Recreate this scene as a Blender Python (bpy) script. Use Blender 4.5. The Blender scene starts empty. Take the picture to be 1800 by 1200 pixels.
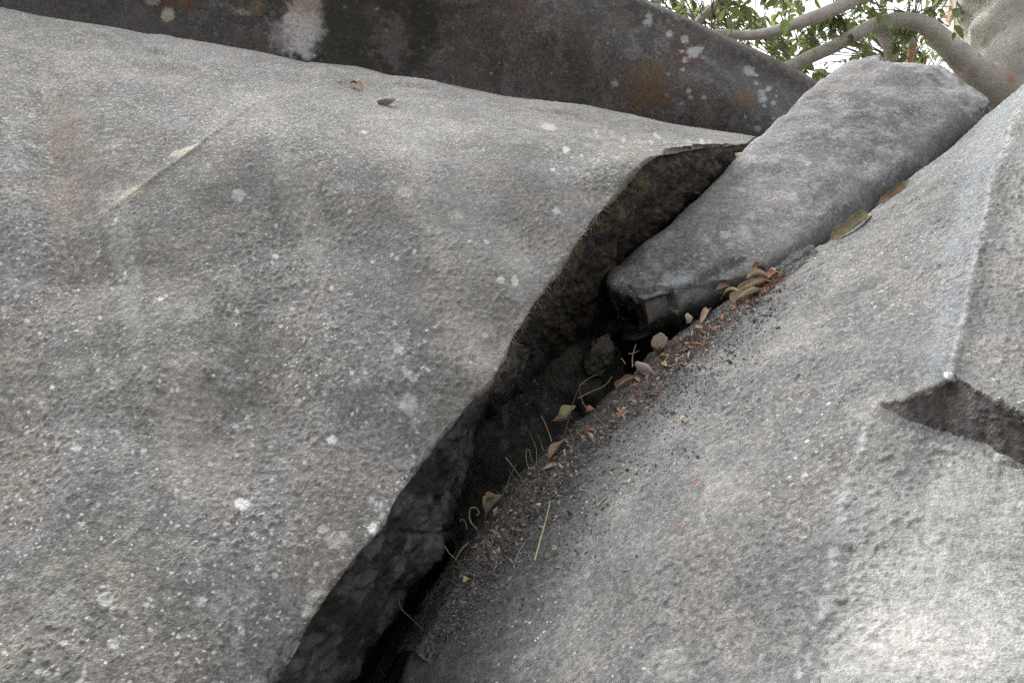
import bpy, math, random
import numpy as np
from mathutils import Vector
from mathutils.bvhtree import BVHTree

R = math.radians
scene = bpy.context.scene
col = scene.collection

# ------------------------------------------------------------------ camera
F = 1413.0                       # focal length in photo pixels (1800 wide)
PITCH = R(12)
CAM = np.array([0.0, 0.0, 1.5])
FWD = np.array([0, math.cos(PITCH), math.sin(PITCH)])
UP = np.array([0, -math.sin(PITCH), math.cos(PITCH)])
RT = np.array([1.0, 0, 0])
cd = bpy.data.cameras.new('camera')
cd.sensor_width = 36.0
cd.lens = 36.0 * F / 1800.0
cd.clip_start = 0.02
cd.clip_end = 2000
cam = bpy.data.objects.new('camera', cd)
cam.location = CAM
cam.rotation_euler = (math.pi / 2 + PITCH, 0, 0)
col.objects.link(cam)
scene.camera = cam

# ------------------------------------------------------------------ light
SUN_EL, SUN_AZ = R(54), R(-40)          # azimuth from +Y towards +X
world = bpy.data.worlds.new('World')
scene.world = world
world.use_nodes = True
nt = world.node_tree
nt.nodes.clear()
sky = nt.nodes.new('ShaderNodeTexSky')
sky.sky_type = 'NISHITA'
sky.sun_disc = False
sky.sun_elevation = SUN_EL
sky.sun_rotation = SUN_AZ
sky.air_density = 1.0
sky.dust_density = 6.0
sky.ozone_density = 0.6
hs = nt.nodes.new('ShaderNodeHueSaturation')
hs.inputs['Saturation'].default_value = 0.15      # white overcast
bg = nt.nodes.new('ShaderNodeBackground')
bg.inputs['Strength'].default_value = 0.15
wo = nt.nodes.new('ShaderNodeOutputWorld')
nt.links.new(sky.outputs[0], hs.inputs['Color'])
nt.links.new(hs.outputs[0], bg.inputs['Color'])
nt.links.new(bg.outputs[0], wo.inputs[0])
sl = bpy.data.lights.new('sun', 'SUN')
sl.energy = 1.3
sl.angle = R(35)
sl.color = (1.0, 0.965, 0.92)
so = bpy.data.objects.new('sun', sl)
sd = Vector((math.sin(SUN_AZ) * math.cos(SUN_EL), math.cos(SUN_AZ) * math.cos(SUN_EL), math.sin(SUN_EL)))
so.rotation_euler = sd.to_track_quat('Z', 'Y').to_euler()
so.location = (0, 0, 20)
col.objects.link(so)
vs = scene.view_settings
scene.display_settings.display_device = 'sRGB'
vs.view_transform = 'Standard'
vs.look = 'None'
vs.exposure = 1.55
vs.gamma = 1.0
vs.use_curve_mapping = False
scene.cycles.max_bounces = 5
scene.cycles.diffuse_bounces = 3
scene.cycles.glossy_bounces = 2
scene.cycles.transmission_bounces = 3
scene.cycles.use_denoising = False

# ------------------------------------------------------------------ helpers
rng = np.random.default_rng(7)
random.seed(7)


def P(px, py, d):
    """a point of the place, given where the matched camera sees it and how far off it is"""
    px = np.asarray(px, float); py = np.asarray(py, float); d = np.asarray(d, float)
    return (CAM + FWD * d[..., None] + RT * ((px - 900) / F * d)[..., None] + UP * ((600 - py) / F * d)[..., None])


def proj(p):
    q = p - CAM
    d = q @ FWD
    d = np.where(np.abs(d) < 1e-4, 1e-4, d)
    return 900 + (q @ RT) / d * F, 600 - (q @ UP) / d * F, d


_perm = rng.permutation(256)
_perm = np.concatenate([_perm, _perm, _perm]).astype(np.int32)
_grad = rng.normal(size=(256, 3)); _grad /= np.linalg.norm(_grad, axis=1)[:, None]
_grad = _grad.astype(np.float32)


def perlin(p):
    p = np.asarray(p, np.float32)
    sh = p.shape[:-1]
    p = p.reshape(-1, 3)
    i = np.floor(p).astype(np.int32)
    f = p - i
    i &= 255
    u = f * f * f * (f * (f * 6 - 15) + 10)
    out = 0
    for dx in (0, 1):
        wx = u[:, 0] if dx else 1 - u[:, 0]
        a = _perm[(i[:, 0] + dx) & 255]
        for dy in (0, 1):
            wy = u[:, 1] if dy else 1 - u[:, 1]
            b = _perm[a + ((i[:, 1] + dy) & 255)]
            for dz in (0, 1):
                wz = u[:, 2] if dz else 1 - u[:, 2]
                g = _grad[_perm[b + ((i[:, 2] + dz) & 255)]]
                dot = g[:, 0] * (f[:, 0] - dx) + g[:, 1] * (f[:, 1] - dy) + g[:, 2] * (f[:, 2] - dz)
                out = out + wx * wy * wz * dot
    return (out * 1.5).reshape(sh)


def fbm(p, f, o, gain=0.5):
    s = 0; a = 1.0
    for k in range(o):
        s = s + a * perlin(p * f + 17.3 * k); f *= 2.03; a *= gain
    return s


def up4(c, shape, k):
    """bilinear upsampling of a field known at every k-th grid vertex"""
    for ax in (0, 1):
        n = shape[ax]
        src = np.append(np.arange(0, n - 1, k), n - 1)
        pos = np.arange(n)
        i = np.clip(np.searchsorted(src, pos, side='right') - 1, 0, len(src) - 2)
        w = ((pos - src[i]) / (src[i + 1] - src[i]))
        c = np.moveaxis(c, ax, 0)
        w = w.reshape((-1,) + (1,) * (c.ndim - 1)).astype(np.float32)
        c = np.moveaxis(c[i] * (1 - w) + c[i + 1] * w, 0, ax)
    return c


def gfbm(p, f, o, gain=0.5):
    """fbm on a vertex grid; slow octaves are worked out on a coarser grid"""
    s = 0; a = 1.0
    for q in range(o):
        k = 6 if f < 8 else (3 if f < 32 else 1)
        if k > 1 and p.ndim == 3 and min(p.shape[:2]) > 3 * k:
            r_ = np.append(np.arange(0, p.shape[0] - 1, k), p.shape[0] - 1); c_ = np.append(np.arange(0, p.shape[1] - 1, k), p.shape[1] - 1)
            v = up4(perlin(p[np.ix_(r_, c_)] * f + 17.3 * q), p.shape[:2], k)
        else:
            v = perlin(p * f + 17.3 * q)
        s = s + a * v; f *= 2.03; a *= gain
    return s


def sstep(a, b, x):
    t = np.clip((x - a) / (b - a), 0, 1)
    return t * t * (3 - 2 * t)


def knots(ctrl, axis, closed):
    c = np.moveaxis(ctrl, axis, 0)
    if closed:
        c = np.concatenate([c, c[:1]])
    d = np.linalg.norm(np.diff(c, axis=0), axis=-1)
    d = np.sqrt(d + 1e-6).reshape(d.shape[0], -1).mean(1)
    return np.concatenate([[0], np.cumsum(d)])


def cr_axis(ctrl, t, samples, axis, closed=False):
    """non-uniform Catmull-Rom along one axis of a control net"""
    c = np.moveaxis(ctrl, axis, 0)
    n = c.shape[0]
    if closed:
        T = t[-1]
        c = np.concatenate([c[-2:], c, c[:3]])
        tt = np.concatenate([[t[n - 2] - T, t[n - 1] - T], t[:n], [T, t[1] + T, t[2] + T]])
    else:
        c = np.concatenate([2 * c[:1] - c[1:2], c, 2 * c[-1:] - c[-2:-1]])
        tt = np.concatenate([[2 * t[0] - t[1]], t, [2 * t[-1] - t[-2]]])
    k = np.clip(np.searchsorted(tt, samples, side='right') - 1, 1, len(tt) - 3)
    sh = (-1,) + (1,) * (c.ndim - 1)
    t0, t1, t2, t3 = (tt[k + j].reshape(sh) for j in (-1, 0, 1, 2))
    p0, p1, p2, p3 = (c[k + j] for j in (-1, 0, 1, 2))
    m1 = (p2 - p0) / (t2 - t0) * (t2 - t1)
    m2 = (p3 - p1) / (t3 - t1) * (t2 - t1)
    s = (samples.reshape(sh) - t1) / (t2 - t1)
    r = (2 * s**3 - 3 * s**2 + 1) * p1 + (s**3 - 2 * s**2 + s) * m1 + (-2 * s**3 + 3 * s**2) * p2 + (s**3 - s**2) * m2
    return np.moveaxis(r, 0, axis)


def sample_param(px, py, t, axis, spacing, closed=False, off=8.0, coarse=()):
    """sample positions: dense where the camera looks, coarse elsewhere"""
    x = np.moveaxis(px, axis, 0); y = np.moveaxis(py, axis, 0)
    if closed:
        x = np.concatenate([x, x[:1]]); y = np.concatenate([y, y[:1]])
    out = []
    for k in range(x.shape[0] - 1):
        L = np.hypot(x[k + 1] - x[k], y[k + 1] - y[k])
        mx, my = (x[k + 1] + x[k]) / 2, (y[k + 1] + y[k]) / 2
        vis = (mx > -80) & (mx < 1880) & (my > -80) & (my < 1280)
        n = L[vis].max() * 0.85 / spacing if vis.any() else L.mean() / spacing / off
        if k in coarse: n /= 5
        n = int(max(4, min(n, 260)))
        out.append(np.linspace(t[k], t[k + 1], n, endpoint=False))
    if not closed:
        out.append([t[-1]])
    return np.concatenate(out)


class Net:
    """a control net of points -> dense skin"""
    def __init__(self, ctrl_pxd, spacing, closed_u=False, coarse_v=(), coarse_u=()):
        c = np.asarray(ctrl_pxd, float)
        w = P(c[..., 0], c[..., 1], c[..., 2])
        self.closed = closed_u
        tv = knots(w, 0, False); tu = knots(w, 1, closed_u)
        sv = sample_param(c[..., 0], c[..., 1], tv, 0, spacing, coarse=coarse_v)
        su = sample_param(c[..., 0], c[..., 1], tu, 1, spacing, closed_u, coarse=coarse_u)
        a = cr_axis(w, tv, sv, 0)
        self.p = cr_axis(a, tu, su, 1, closed_u)
        # control coordinates (row index, column index) at each vertex
        self.ci = np.interp(sv, tv, np.arange(len(tv)))[:, None] + 0 * su[None]
        self.cj = np.interp(su, tu, np.arange(len(tu)))[None] + 0 * sv[:, None]
        self.qx, self.qy, self.qd = proj(self.p)

    def normals(self):
        p = self.p
        if self.closed:
            e = np.concatenate([p[:, -1:], p, p[:, :1]], 1)
            du = (e[:, 2:] - e[:, :-2])
        else:
            du = np.gradient(p, axis=1)
        dv = np.gradient(p, axis=0)
        n = np.cross(du, dv)
        n /= np.linalg.norm(n, axis=-1)[..., None] + 1e-9
        return n

    def outward(self, n, ref):
        """flip so that most normals near ref look along ref"""
        vis = (self.qx > 0) & (self.qx < 1800) & (self.qy > 0) & (self.qy < 1200)
        s = np.sum(n[vis] @ ref)
        return n if s > 0 else -n

    def faces(self, flip=False):
        nv, nu = self.p.shape[:2]
        a = np.arange(nv * nu).reshape(nv, nu)
        if self.closed:
            b = np.concatenate([a, a[:, :1]], 1)
        else:
            b = a
        q = np.stack([b[:-1, :-1], b[:-1, 1:], b[1:, 1:], b[1:, :-1]], -1).reshape(-1, 4)
        return q[:, ::-1] if flip else q


def mesh_from(name, verts, quads, smooth=True):
    me = bpy.data.meshes.new(name)
    verts = np.asarray(verts, np.float32).reshape(-1, 3)
    quads = np.asarray(quads, np.int32)
    k = quads.shape[1]
    me.vertices.add(len(verts)); me.vertices.foreach_set('co', verts.ravel())
    me.loops.add(quads.size); me.loops.foreach_set('vertex_index', quads.ravel())
    me.polygons.add(len(quads))
    me.polygons.foreach_set('loop_start', np.arange(0, quads.size, k, dtype=np.int32))
    me.polygons.foreach_set('loop_total', np.full(len(quads), k, np.int32))
    me.polygons.foreach_set('use_smooth', np.full(len(quads), smooth))
    me.update(calc_edges=True)
    me.validate()
    return me


def col_attr(me, rgba, name='tint'):
    at = me.attributes.new(name, 'FLOAT_COLOR', 'POINT')
    at.data.foreach_set('color', np.asarray(rgba, np.float32).reshape(-1))


def tag(o, label=None, cat=None, group=None, kind=None):
    if label: o['label'] = label
    if cat: o['category'] = cat
    if group: o['group'] = group
    if kind: o['kind'] = kind
    return o


def link(name, me, mat, parent=None):
    o = bpy.data.objects.new(name, me)
    if mat: me.materials.append(mat)
    col.objects.link(o)
    if parent: o.parent = parent
    return o


def rebase(verts):
    v = np.asarray(verts).reshape(-1, 3)
    b = np.array([v[:, 0].mean(), v[:, 1].mean(), v[:, 2].min()])
    return v - b, b


# ------------------------------------------------------------------ materials
class MT:
    def __init__(self, name):
        self.m = bpy.data.materials.new(name); self.m.use_nodes = True
        self.t = self.m.node_tree; self.t.nodes.clear()
        self.out = self.t.nodes.new('ShaderNodeOutputMaterial')

    def n(self, typ, **kw):
        nd = self.t.nodes.new('ShaderNode' + typ)
        for k, v in kw.items(): setattr(nd, k, v)
        return nd

    def put(self, sock, v):
        if isinstance(v, bpy.types.NodeSocket): self.t.links.new(v, sock)
        else: sock.default_value = v

    def noise(self, vec, scale, detail=4, rough=0.55, dist=0.0):
        nd = self.n('TexNoise'); self.put(nd.inputs['Vector'], vec)
        nd.inputs['Scale'].default_value = scale; nd.inputs['Detail'].default_value = detail
        nd.inputs['Roughness'].default_value = rough; nd.inputs['Distortion'].default_value = dist
        return nd.outputs['Fac']

    def ramp(self, x, a, b, lo=0.0, hi=1.0):
        nd = self.n('MapRange', interpolation_type='SMOOTHSTEP')
        self.put(nd.inputs[0], x)
        nd.inputs[1].default_value = a; nd.inputs[2].default_value = b
        nd.inputs[3].default_value = lo; nd.inputs[4].default_value = hi
        return nd.outputs[0]

    def math(self, op, a, b=0.0, c=None):
        nd = self.n('Math', operation=op)
        self.put(nd.inputs[0], a); self.put(nd.inputs[1], b)
        if c is not None: self.put(nd.inputs[2], c)
        return nd.outputs[0]

    def mix(self, f, a, b, blend='MIX'):
        nd = self.n('Mix', data_type='RGBA', blend_type=blend)
        self.put(nd.inputs[0], f)
        self.put(nd.inputs[6], a if isinstance(a, bpy.types.NodeSocket) else (*a, 1))
        self.put(nd.inputs[7], b if isinstance(b, bpy.types.NodeSocket) else (*b, 1))
        return nd.outputs[2]

    def bsdf(self, colour, rough, bump=None, bstr=0.5, bdist=0.002, spec=0.3, **kw):
        b = self.n('BsdfPrincipled')
        self.put(b.inputs['Base Color'], colour if isinstance(colour, bpy.types.NodeSocket) else (*colour, 1))
        self.put(b.inputs['Roughness'], rough)
        b.inputs['Specular IOR Level'].default_value = spec
        if bump is not None:
            bn = self.n('Bump'); bn.inputs['Strength'].default_value = bstr; bn.inputs['Distance'].default_value = bdist
            self.put(bn.inputs['Height'], bump); self.t.links.new(bn.outputs[0], b.inputs['Normal'])
        self.t.links.new(b.outputs[0], self.out.inputs[0])
        return b


def spots(M, co, warp, scale, rmin, rmax, keep, soft=0.25):
    """round spots for lichen and painted glints: cells whose random draw passes get a disc of random radius"""
    vo = M.n('TexVoronoi', feature='F1'); M.put(vo.inputs['Vector'], warp)
    vo.inputs['Scale'].default_value = scale
    sep = M.n('SeparateColor'); M.t.links.new(vo.outputs['Color'], sep.inputs[0])
    r = M.math('MULTIPLY_ADD', sep.outputs[0], rmax - rmin, rmin)
    q = M.math('DIVIDE', vo.outputs['Distance'], r)
    m = M.ramp(q, 1 + soft, 1 - soft)
    k = M.math('LESS_THAN', sep.outputs[1], keep)
    return M.math('MULTIPLY', m, k)


def rock_mat(name, dark, mid, light, warm, lich, k_lich=1.0, fine=1.0, bstr=0.5, grain=260, spec=0.25, big=2.2):
    M = MT(name)
    tc = M.n('TexCoord'); co = tc.outputs['Object']
    wn = M.n('TexNoise'); M.put(wn.inputs['Vector'], co)
    wn.inputs['Scale'].default_value = 70; wn.inputs['Detail'].default_value = 3
    wv = M.n('VectorMath', operation='MULTIPLY_ADD')
    M.t.links.new(wn.outputs['Color'], wv.inputs[0]); wv.inputs[1].default_value = (0.012,) * 3
    M.t.links.new(co, wv.inputs[2])
    warp = wv.outputs[0]
    mk = M.n('Attribute', attribute_name='mask')
    ms = M.n('SeparateColor'); M.t.links.new(mk.outputs['Color'], ms.inputs[0])
    n_sm = M.noise(co, 85, 4, 0.65)
    vg = M.n('TexVoronoi', feature='F1'); M.put(vg.inputs['Vector'], warp); vg.inputs['Scale'].default_value = grain
    vs_ = M.n('SeparateColor'); M.t.links.new(vg.outputs['Color'], vs_.inputs[0])
    n_gr = vs_.outputs[0]
    c = M.mix(ms.outputs[0], dark, mid)
    c = M.mix(ms.outputs[1], c, light)
    c = M.mix(ms.outputs[2], c, warm)
    # mineral grain: dark and pale crystals
    g1 = M.ramp(n_gr, 0.0, 1.0, 0.80, 1.20)
    g2 = M.ramp(n_sm, 0.34, 0.66, 0.76, 1.24)
    g = M.math('MULTIPLY', g1, g2)
    gg = M.math('MULTIPLY_ADD', M.math('SUBTRACT', g, 1.0), fine, 1.0)
    cg = M.n('CombineColor')
    for k in range(3): M.t.links.new(gg, cg.inputs[k])
    c = M.mix(1.0, c, cg.outputs[0], 'MULTIPLY')
    s2 = spots(M, co, warp, 75, 0.12, 0.38, 0.16 * k_lich)
    lich_glint = spots(M, co, warp, 150, 0.15, 0.42, 0.17 * k_lich)  # finest lichen spots double as painted crystal glints
    patchy = mk.outputs['Alpha']
    c = M.mix(M.math('MULTIPLY', M.math('MULTIPLY', s2, patchy), 0.6), c, lich)
    c = M.mix(M.math('MULTIPLY', M.math('MULTIPLY', lich_glint, patchy), 0.8), c, lich)
    at = M.n('Attribute', attribute_name='tint')
    tcol = M.mix(1.0, at.outputs['Color'], cg.outputs[0], 'MULTIPLY')
    tcol = M.mix(0.45, tcol, at.outputs['Color'])
    tf = M.math('MULTIPLY', at.outputs['Alpha'], M.ramp(n_sm, 0.25, 0.55, 0.7, 1.0))
    c = M.mix(tf, c, tcol)
    h = M.math('MULTIPLY_ADD', M.ramp(vg.outputs['Distance'], .7, .1), 0.3, M.math('MULTIPLY', n_sm, 1.1))
    h = M.math('MULTIPLY_ADD', lich_glint, 0.35, h)
    rg = M.ramp(n_gr, 0.72, 0.95, 0.88, 0.6)
    M.bsdf(c, rg, h, bstr, 0.004, spec)
    return M.m


MAT_LEFT = rock_mat('granite_left', (0.130, 0.130, 0.121), (0.172, 0.169, 0.163), (0.239, 0.232, 0.222), (0.197, 0.174, 0.154), (0.50, 0.51, 0.50))
MAT_RIGHT = rock_mat('granite_right', (0.082, 0.085, 0.085), (0.113, 0.114, 0.113), (0.159, 0.157, 0.151), (0.144, 0.138, 0.125), (0.50, 0.51, 0.51), k_lich=0.5)
MAT_MID = rock_mat('granite_slab', (0.134, 0.133, 0.131), (0.196, 0.194, 0.192), (0.284, 0.284, 0.281), (0.196, 0.185, 0.173), (0.44, 0.45, 0.46), k_lich=2.2)
MAT_BACK = rock_mat('granite_back', (0.060, 0.056, 0.054), (0.098, 0.092, 0.090), (0.156, 0.152, 0.150), (0.116, 0.090, 0.079), (0.32, 0.33, 0.34), k_lich=0.55)
MAT_DEEP = rock_mat('granite_deep', (0.033, 0.032, 0.029), (0.055, 0.052, 0.047), (0.094, 0.091, 0.083), (0.061, 0.052, 0.039), (0.30, 0.32, 0.32), k_lich=0.7)  # stones in the crack, its shade put into their darkened colour


def tint_layers(qx, qy, p, layers, base=None):
    """stains and lichen with a shape of their own: (x, y, rx, ry, angle, colour, strength, raggedness)"""
    n = qx.size
    rgb = np.zeros(qx.shape + (3,)); al = np.zeros(qx.shape)
    if base is not None:
        rgb[:], al[:] = base
    wob = {}
    grid = qx.ndim == 2
    if grid:
        rb = [f_(q_, axis=1) for q_ in (qx, qy) for f_ in (np.min, np.max)]
        cb = [f_(q_, axis=0) for q_ in (qx, qy) for f_ in (np.min, np.max)]
    for (x, y, rx, ry, a, c, s, rag) in layers:
        m_ = 1.7 * max(rx, ry)
        sl_ = (slice(None),)
        if grid:
            win = []
            for bb in (rb, cb):
                w_ = np.nonzero((bb[0] < x + m_) & (bb[1] > x - m_) & (bb[2] < y + m_) & (bb[3] > y - m_))[0]
                win.append(w_)
            if not len(win[0]) or not len(win[1]): continue
            sl_ = (slice(win[0][0], win[0][-1] + 1), slice(win[1][0], win[1][-1] + 1))
        X_, Y_, RG, AL, PP = qx[sl_], qy[sl_], rgb[sl_], al[sl_], p[sl_]
        m0 = (np.abs(X_ - x) < m_) & (np.abs(Y_ - y) < m_)
        if not m0.any(): continue
        dx, dy = X_[m0] - x, Y_[m0] - y
        ca, sa = math.cos(R(a)), math.sin(R(a))
        u = (dx * ca + dy * sa) / rx; v = (-dx * sa + dy * ca) / ry
        fr = 1.2 * F / max(min(rx, ry), 3) / 2.0
        pp = PP[m0] * min(fr, 220)
        r = np.hypot(u, v) + rag * (perlin(pp + x) + 0.5 * perlin(pp * 2.3))
        soft = 0.12 + 0.5 * rag
        k = (1 - sstep(1 - soft, 1 + soft * 0.6, r)) * s
        old = AL[m0]; na = k + old * (1 - k)
        w = np.where(na > 1e-5, k / np.maximum(na, 1e-5), 0)[:, None]
        RG[m0] = RG[m0] * (1 - w) + np.array(c) * w
        AL[m0] = na
    return np.concatenate([rgb, al[..., None]], -1)


def poly_sd(qx, qy, pts):
    """distance to a polyline, signed (positive on the right of its direction in the picture), and position along it 0..1"""
    pts = np.asarray(pts, float)
    best = np.full(qx.shape, 1e9); sgn = np.ones(qx.shape); tt = np.zeros(qx.shape)
    seg = np.hypot(*np.diff(pts, axis=0).T); acc = np.concatenate([[0], np.cumsum(seg)]); tot = acc[-1]
    for k in range(len(pts) - 1):
        ax, ay = pts[k]; bx, by = pts[k + 1]
        ex, ey = bx - ax, by - ay
        t = np.clip(((qx - ax) * ex + (qy - ay) * ey) / (ex * ex + ey * ey), 0, 1)
        dx, dy = qx - ax - t * ex, qy - ay - t * ey
        d = np.hypot(dx, dy)
        s = np.sign(ex * dy - ey * dx)
        m = d < best
        best = np.where(m, d, best); sgn = np.where(m, s, sgn); tt = np.where(m, (acc[k] + t * seg[k]) / tot, tt)
    return best, sgn, tt


def masks(p, big=2.2):
    """slow colour variation of the stone, one value per vertex"""
    f = gfbm if p.ndim == 3 else fbm
    return np.stack([sstep(-.42, .42, f(p + 3.1, big, 4, .6)), .65 * sstep(-.12, .6, f(p + 7.7, 17, 4, .65)),
                     .7 * sstep(.08, .6, f(p + 1.7, 6.3, 4, .6)), sstep(-.4, .35, f(p + 5.5, 4.1, 3, .6))], -1)


BVH = {}


def finish_boulder(name, net, disp, tint, mat, label, cat='boulder', group=None, ref=None, kind=None, bvh_step=4):
    n = net.normals()
    ref = -FWD + 0.6 * UP if ref is None else ref
    n2 = net.outward(n, ref)
    flip = not np.array_equal(n, n2)
    p = net.p + n2 * disp[..., None]
    net.p = p
    v, b = rebase(p)
    me = mesh_from(name, v, net.faces(flip))
    col_attr(me, tint)
    if mat.name.startswith('granite'): col_attr(me, masks(p), 'mask')
    o = link(name, me, mat)
    o.location = b
    tag(o, label, cat, group, kind)
    s = bvh_step
    g = p[::s, ::s]
    a = np.arange(g.shape[0] * g.shape[1]).reshape(g.shape[:2])
    q = np.stack([a[:-1, :-1], a[:-1, 1:], a[1:, 1:], a[1:, :-1]], -1).reshape(-1, 4)
    BVH[o.name] = BVHTree.FromPolygons([tuple(x) for x in g.reshape(-1, 3)], q.tolist())
    return o


def relief(p, nod=1.0, f0=3.0, a0=0.018, nodfreq=118.0, nodamp=0.0019):
    """broad lumps, then knobbly weathered crystals"""
    p = np.asarray(p)
    d = a0 * gfbm(p, f0, 2, .4)
    d += 0.0007 * gfbm(p, 19.0, 2)
    dens = sstep(-0.5, 0.45, gfbm(p, 5.1, 2, .6))
    k = sstep(0.12, 0.55, perlin(p * nodfreq + 5))
    k2 = sstep(0.30, 0.62, perlin(p * nodfreq * .62 + 9))
    d += nod * nodamp * (k * (0.3 + 0.7 * dens) + 1.1 * k2 * dens)
    return d


# ------------------------------------------------------------------ ground
gm = MT('earth')
gco = gm.n('TexCoord').outputs['Object']
gm.bsdf(gm.mix(gm.noise(gco, 4, 6), (0.07, 0.055, 0.04), (0.16, 0.13, 0.10)), 0.9, gm.noise(gco, 25, 6), 0.6, 0.03)
gx = np.concatenate([np.linspace(-900, -20, 12), np.linspace(-15, 15, 40), np.linspace(20, 900, 12)])
GX, GY = np.meshgrid(gx, gx)
gp = np.stack([GX, GY, 0 * GX], -1)
near = sstep(40, 12, np.hypot(GX, GY))
gp[..., 2] = 0.10 * fbm(gp, 0.35, 3) * near
ga = np.arange(GX.size).reshape(GX.shape)
gq = np.stack([ga[:-1, :-1], ga[:-1, 1:], ga[1:, 1:], ga[1:, :-1]], -1).reshape(-1, 4)
go = link('ground', mesh_from('ground', gp, gq), gm.m)
tag(go, 'brown bare earth that the boulders stand on', 'ground', kind='structure')

# ------------------------------------------------------------------ the big boulder at the left
SP = 2.3
rows = [  # edge px, py, depth, left py, left depth
    (100, 3000, .80, 3100, .85), (300, 1500, .90, 1600, .87), (480, 1200, 1.05, 1290, .95), (560, 1065, 1.13, 1160, 1.02),
    (640, 960, 1.20, 1060, 1.08), (682, 900, 1.25, 1000, 1.12), (745, 810, 1.33, 910, 1.18), (835, 697, 1.44, 790, 1.27),
    (872, 655, 1.48, 740, 1.31), (908, 585, 1.56, 660, 1.37), (970, 490, 1.68, 560, 1.46), (1040, 395, 1.82, 450, 1.57),
    (1075, 350, 1.90, 385, 1.64), (1130, 290, 2.03, 290, 1.76), (1190, 264, 2.20, 190, 1.90), (1250, 255, 2.40, 95, 2.10),
    (1300, 254, 2.66, 25, 2.40), (1332, 243, 2.98, -32, 2.78), (1350, 252, 3.35, -25, 3.3), (1370, 320, 3.8, 40, 3.9),
    (1380, 1100, 3.9, 900, 4.2)]
flank = {  # offsets of the undercut beyond the edge: three columns
    0: ((60, 20, .25), (90, 40, .7), (100, 60, 1.6)), 2: ((60, 18, .16), (108, 40, .34), (120, 80, 1.1)),
    5: ((60, 25, .16), (100, 50, .34), (105, 110, 1.1)), 6: ((45, 28, .20), (70, 60, .50), (60, 120, 1.2)), 7: ((4, 16, .13), (4, 50, .5), (0, 120, 1.2)), 8: ((3, 16, .13), (4, 50, .5), (0, 120, 1.2)), 9: ((8, 20, .14), (20, 60, .5), (20, 150, 1.2)),
    10: ((20, 30, .18), (60, 85, .55), (60, 190, 1.2)), 12: ((34, 38, .17), (76, 85, .46), (90, 220, 1.1)),
    13: ((36, 44, .15), (74, 92, .42), (110, 200, 1.0)), 14: ((28, 44, .11), (55, 95, .32), (90, 200, .8)),
    15: ((18, 32, .06), (34, 74, .18), (60, 180, .6)), 16: ((12, 22, .05), (24, 54, .14), (40, 150, .5)),
    17: ((10, 12, .05), (20, 40, .15), (40, 150, .5)), 18: ((10, 20, .05), (20, 60, .1), (40, 200, .4)),
    20: ((10, 40, .05), (20, 90, .1), (30, 200, .2))}
fk = sorted(flank)
S = [0, .14, .28, .40, .52, .64, .76, .87, .96, .993, 1.0]
net = []
for i, (ex, ey, ed, ly, ld) in enumerate(rows):
    r = [(-1300, ly + 150, ld + 1.0), (-800, ly + 30, ld + .25)]      # rounds away out of the frame
    for s in S:
        iv = (1 - s) / ld + s / ed
        # perspective-correct straight run from the left end to the edge, slightly crowned
        x = -300 + s * (ex + 300); y = ly + s * (ey - ly)
        d = 1 / iv - 0.05 * math.sin(math.pi * s) * (1 if i < 15 else 0.4)
        r.append((x, y, d))
    off = [[np.interp(i, fk, [flank[k][c][a] for k in fk]) for a in range(3)] for c in range(3)]
    off.insert(0, [off[0][0] * .10, off[0][1] * .10, off[0][2] * .16])
    for o_ in off:
        r.append((ex + o_[0], ey + o_[1], ed + o_[2]))
    net.append(r)
N = Net(net, SP, coarse_v=(0, 1, 17, 18, 19), coarse_u=(0, 1, 15))
qx, qy, p = N.qx, N.qy, N.p
EDGE = 12.0
front = 1 - sstep(EDGE - 0.1, EDGE + 0.7, N.cj)
d = relief(p, nod=0.35 + 0.65 * front)
# a shallow trough at the upper left and the low ridge beside it
dd_, sg, tt = poly_sd(qx, qy, [(60, 130), (85, 230), (110, 340), (120, 470)])
d -= 0.030 * np.exp(-(dd_ / 60) ** 2) * front
dd_, sg, tt = poly_sd(qx, qy, [(505, 152), (455, 180), (425, 205), (395, 228), (350, 262), (300, 292), (245, 335), (200, 365)])
fade = np.clip(1.2 - tt, 0.15, 1) * front * sstep(0, .4, tt)
d += fade * (0.022 * np.where(sg > 0, np.exp(-(dd_ / 12) ** 1.2), np.exp(-dd_ / 110)) + 0.004 * np.exp(-(dd_ / 5) ** 2))
d -= fade * 0.010 * np.exp(-((dd_ - 30) / 30) ** 2) * (sg > 0)
# flakes lifting along the crest
for pts, hgt in (([(495, 92), (545, 108), (600, 118), (645, 131), (668, 137)], .004), ([(100, 28), (190, 42), (275, 60)], .010), ([(255, 84), (300, 98)], .008),
                 ([(0, 12), (90, 22)], .008), ([(690, 148), (770, 160)], .006), ([(930, 190), (1010, 206), (1060, 222)], .006)):
    dd_, sg, tt = poly_sd(qx, qy, pts)
    d -= 1.2 * hgt * np.exp(-(dd_ / 3.2) ** 2) * np.sin(np.pi * np.clip(tt, 0.03, .97)) ** .4
    d += 1.7 * hgt * np.exp(-(dd_ / 22)) * sstep(0, 1.5, dd_) * (sg < 0) * np.sin(np.pi * np.clip(tt, 0.0, 1)) ** .5
# hollow worn below the crest, swells near the right edge
for (x, y, rx, ry, a, h) in ((340, 200, 130, 60, -20, -.012), (560, 300, 160, 70, 30, .012), (840, 330, 40, 140, -35, -.010), (930, 340, 40, 130, -35, .010),
                             (1000, 300, 40, 110, -40, -.006), (760, 330, 40, 130, -35, .008), (300, 620, 90, 240, 10, .010), (480, 700, 70, 260, 8, -.010), (120, 800, 80, 260, 5, .008)):
    ca, sa = math.cos(R(a)), math.sin(R(a))
    u = ((qx - x) * ca + (qy - y) * sa) / rx; v = (-(qx - x) * sa + (qy - y) * ca) / ry
    d += h * np.exp(-(u * u + v * v)) * front
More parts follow.
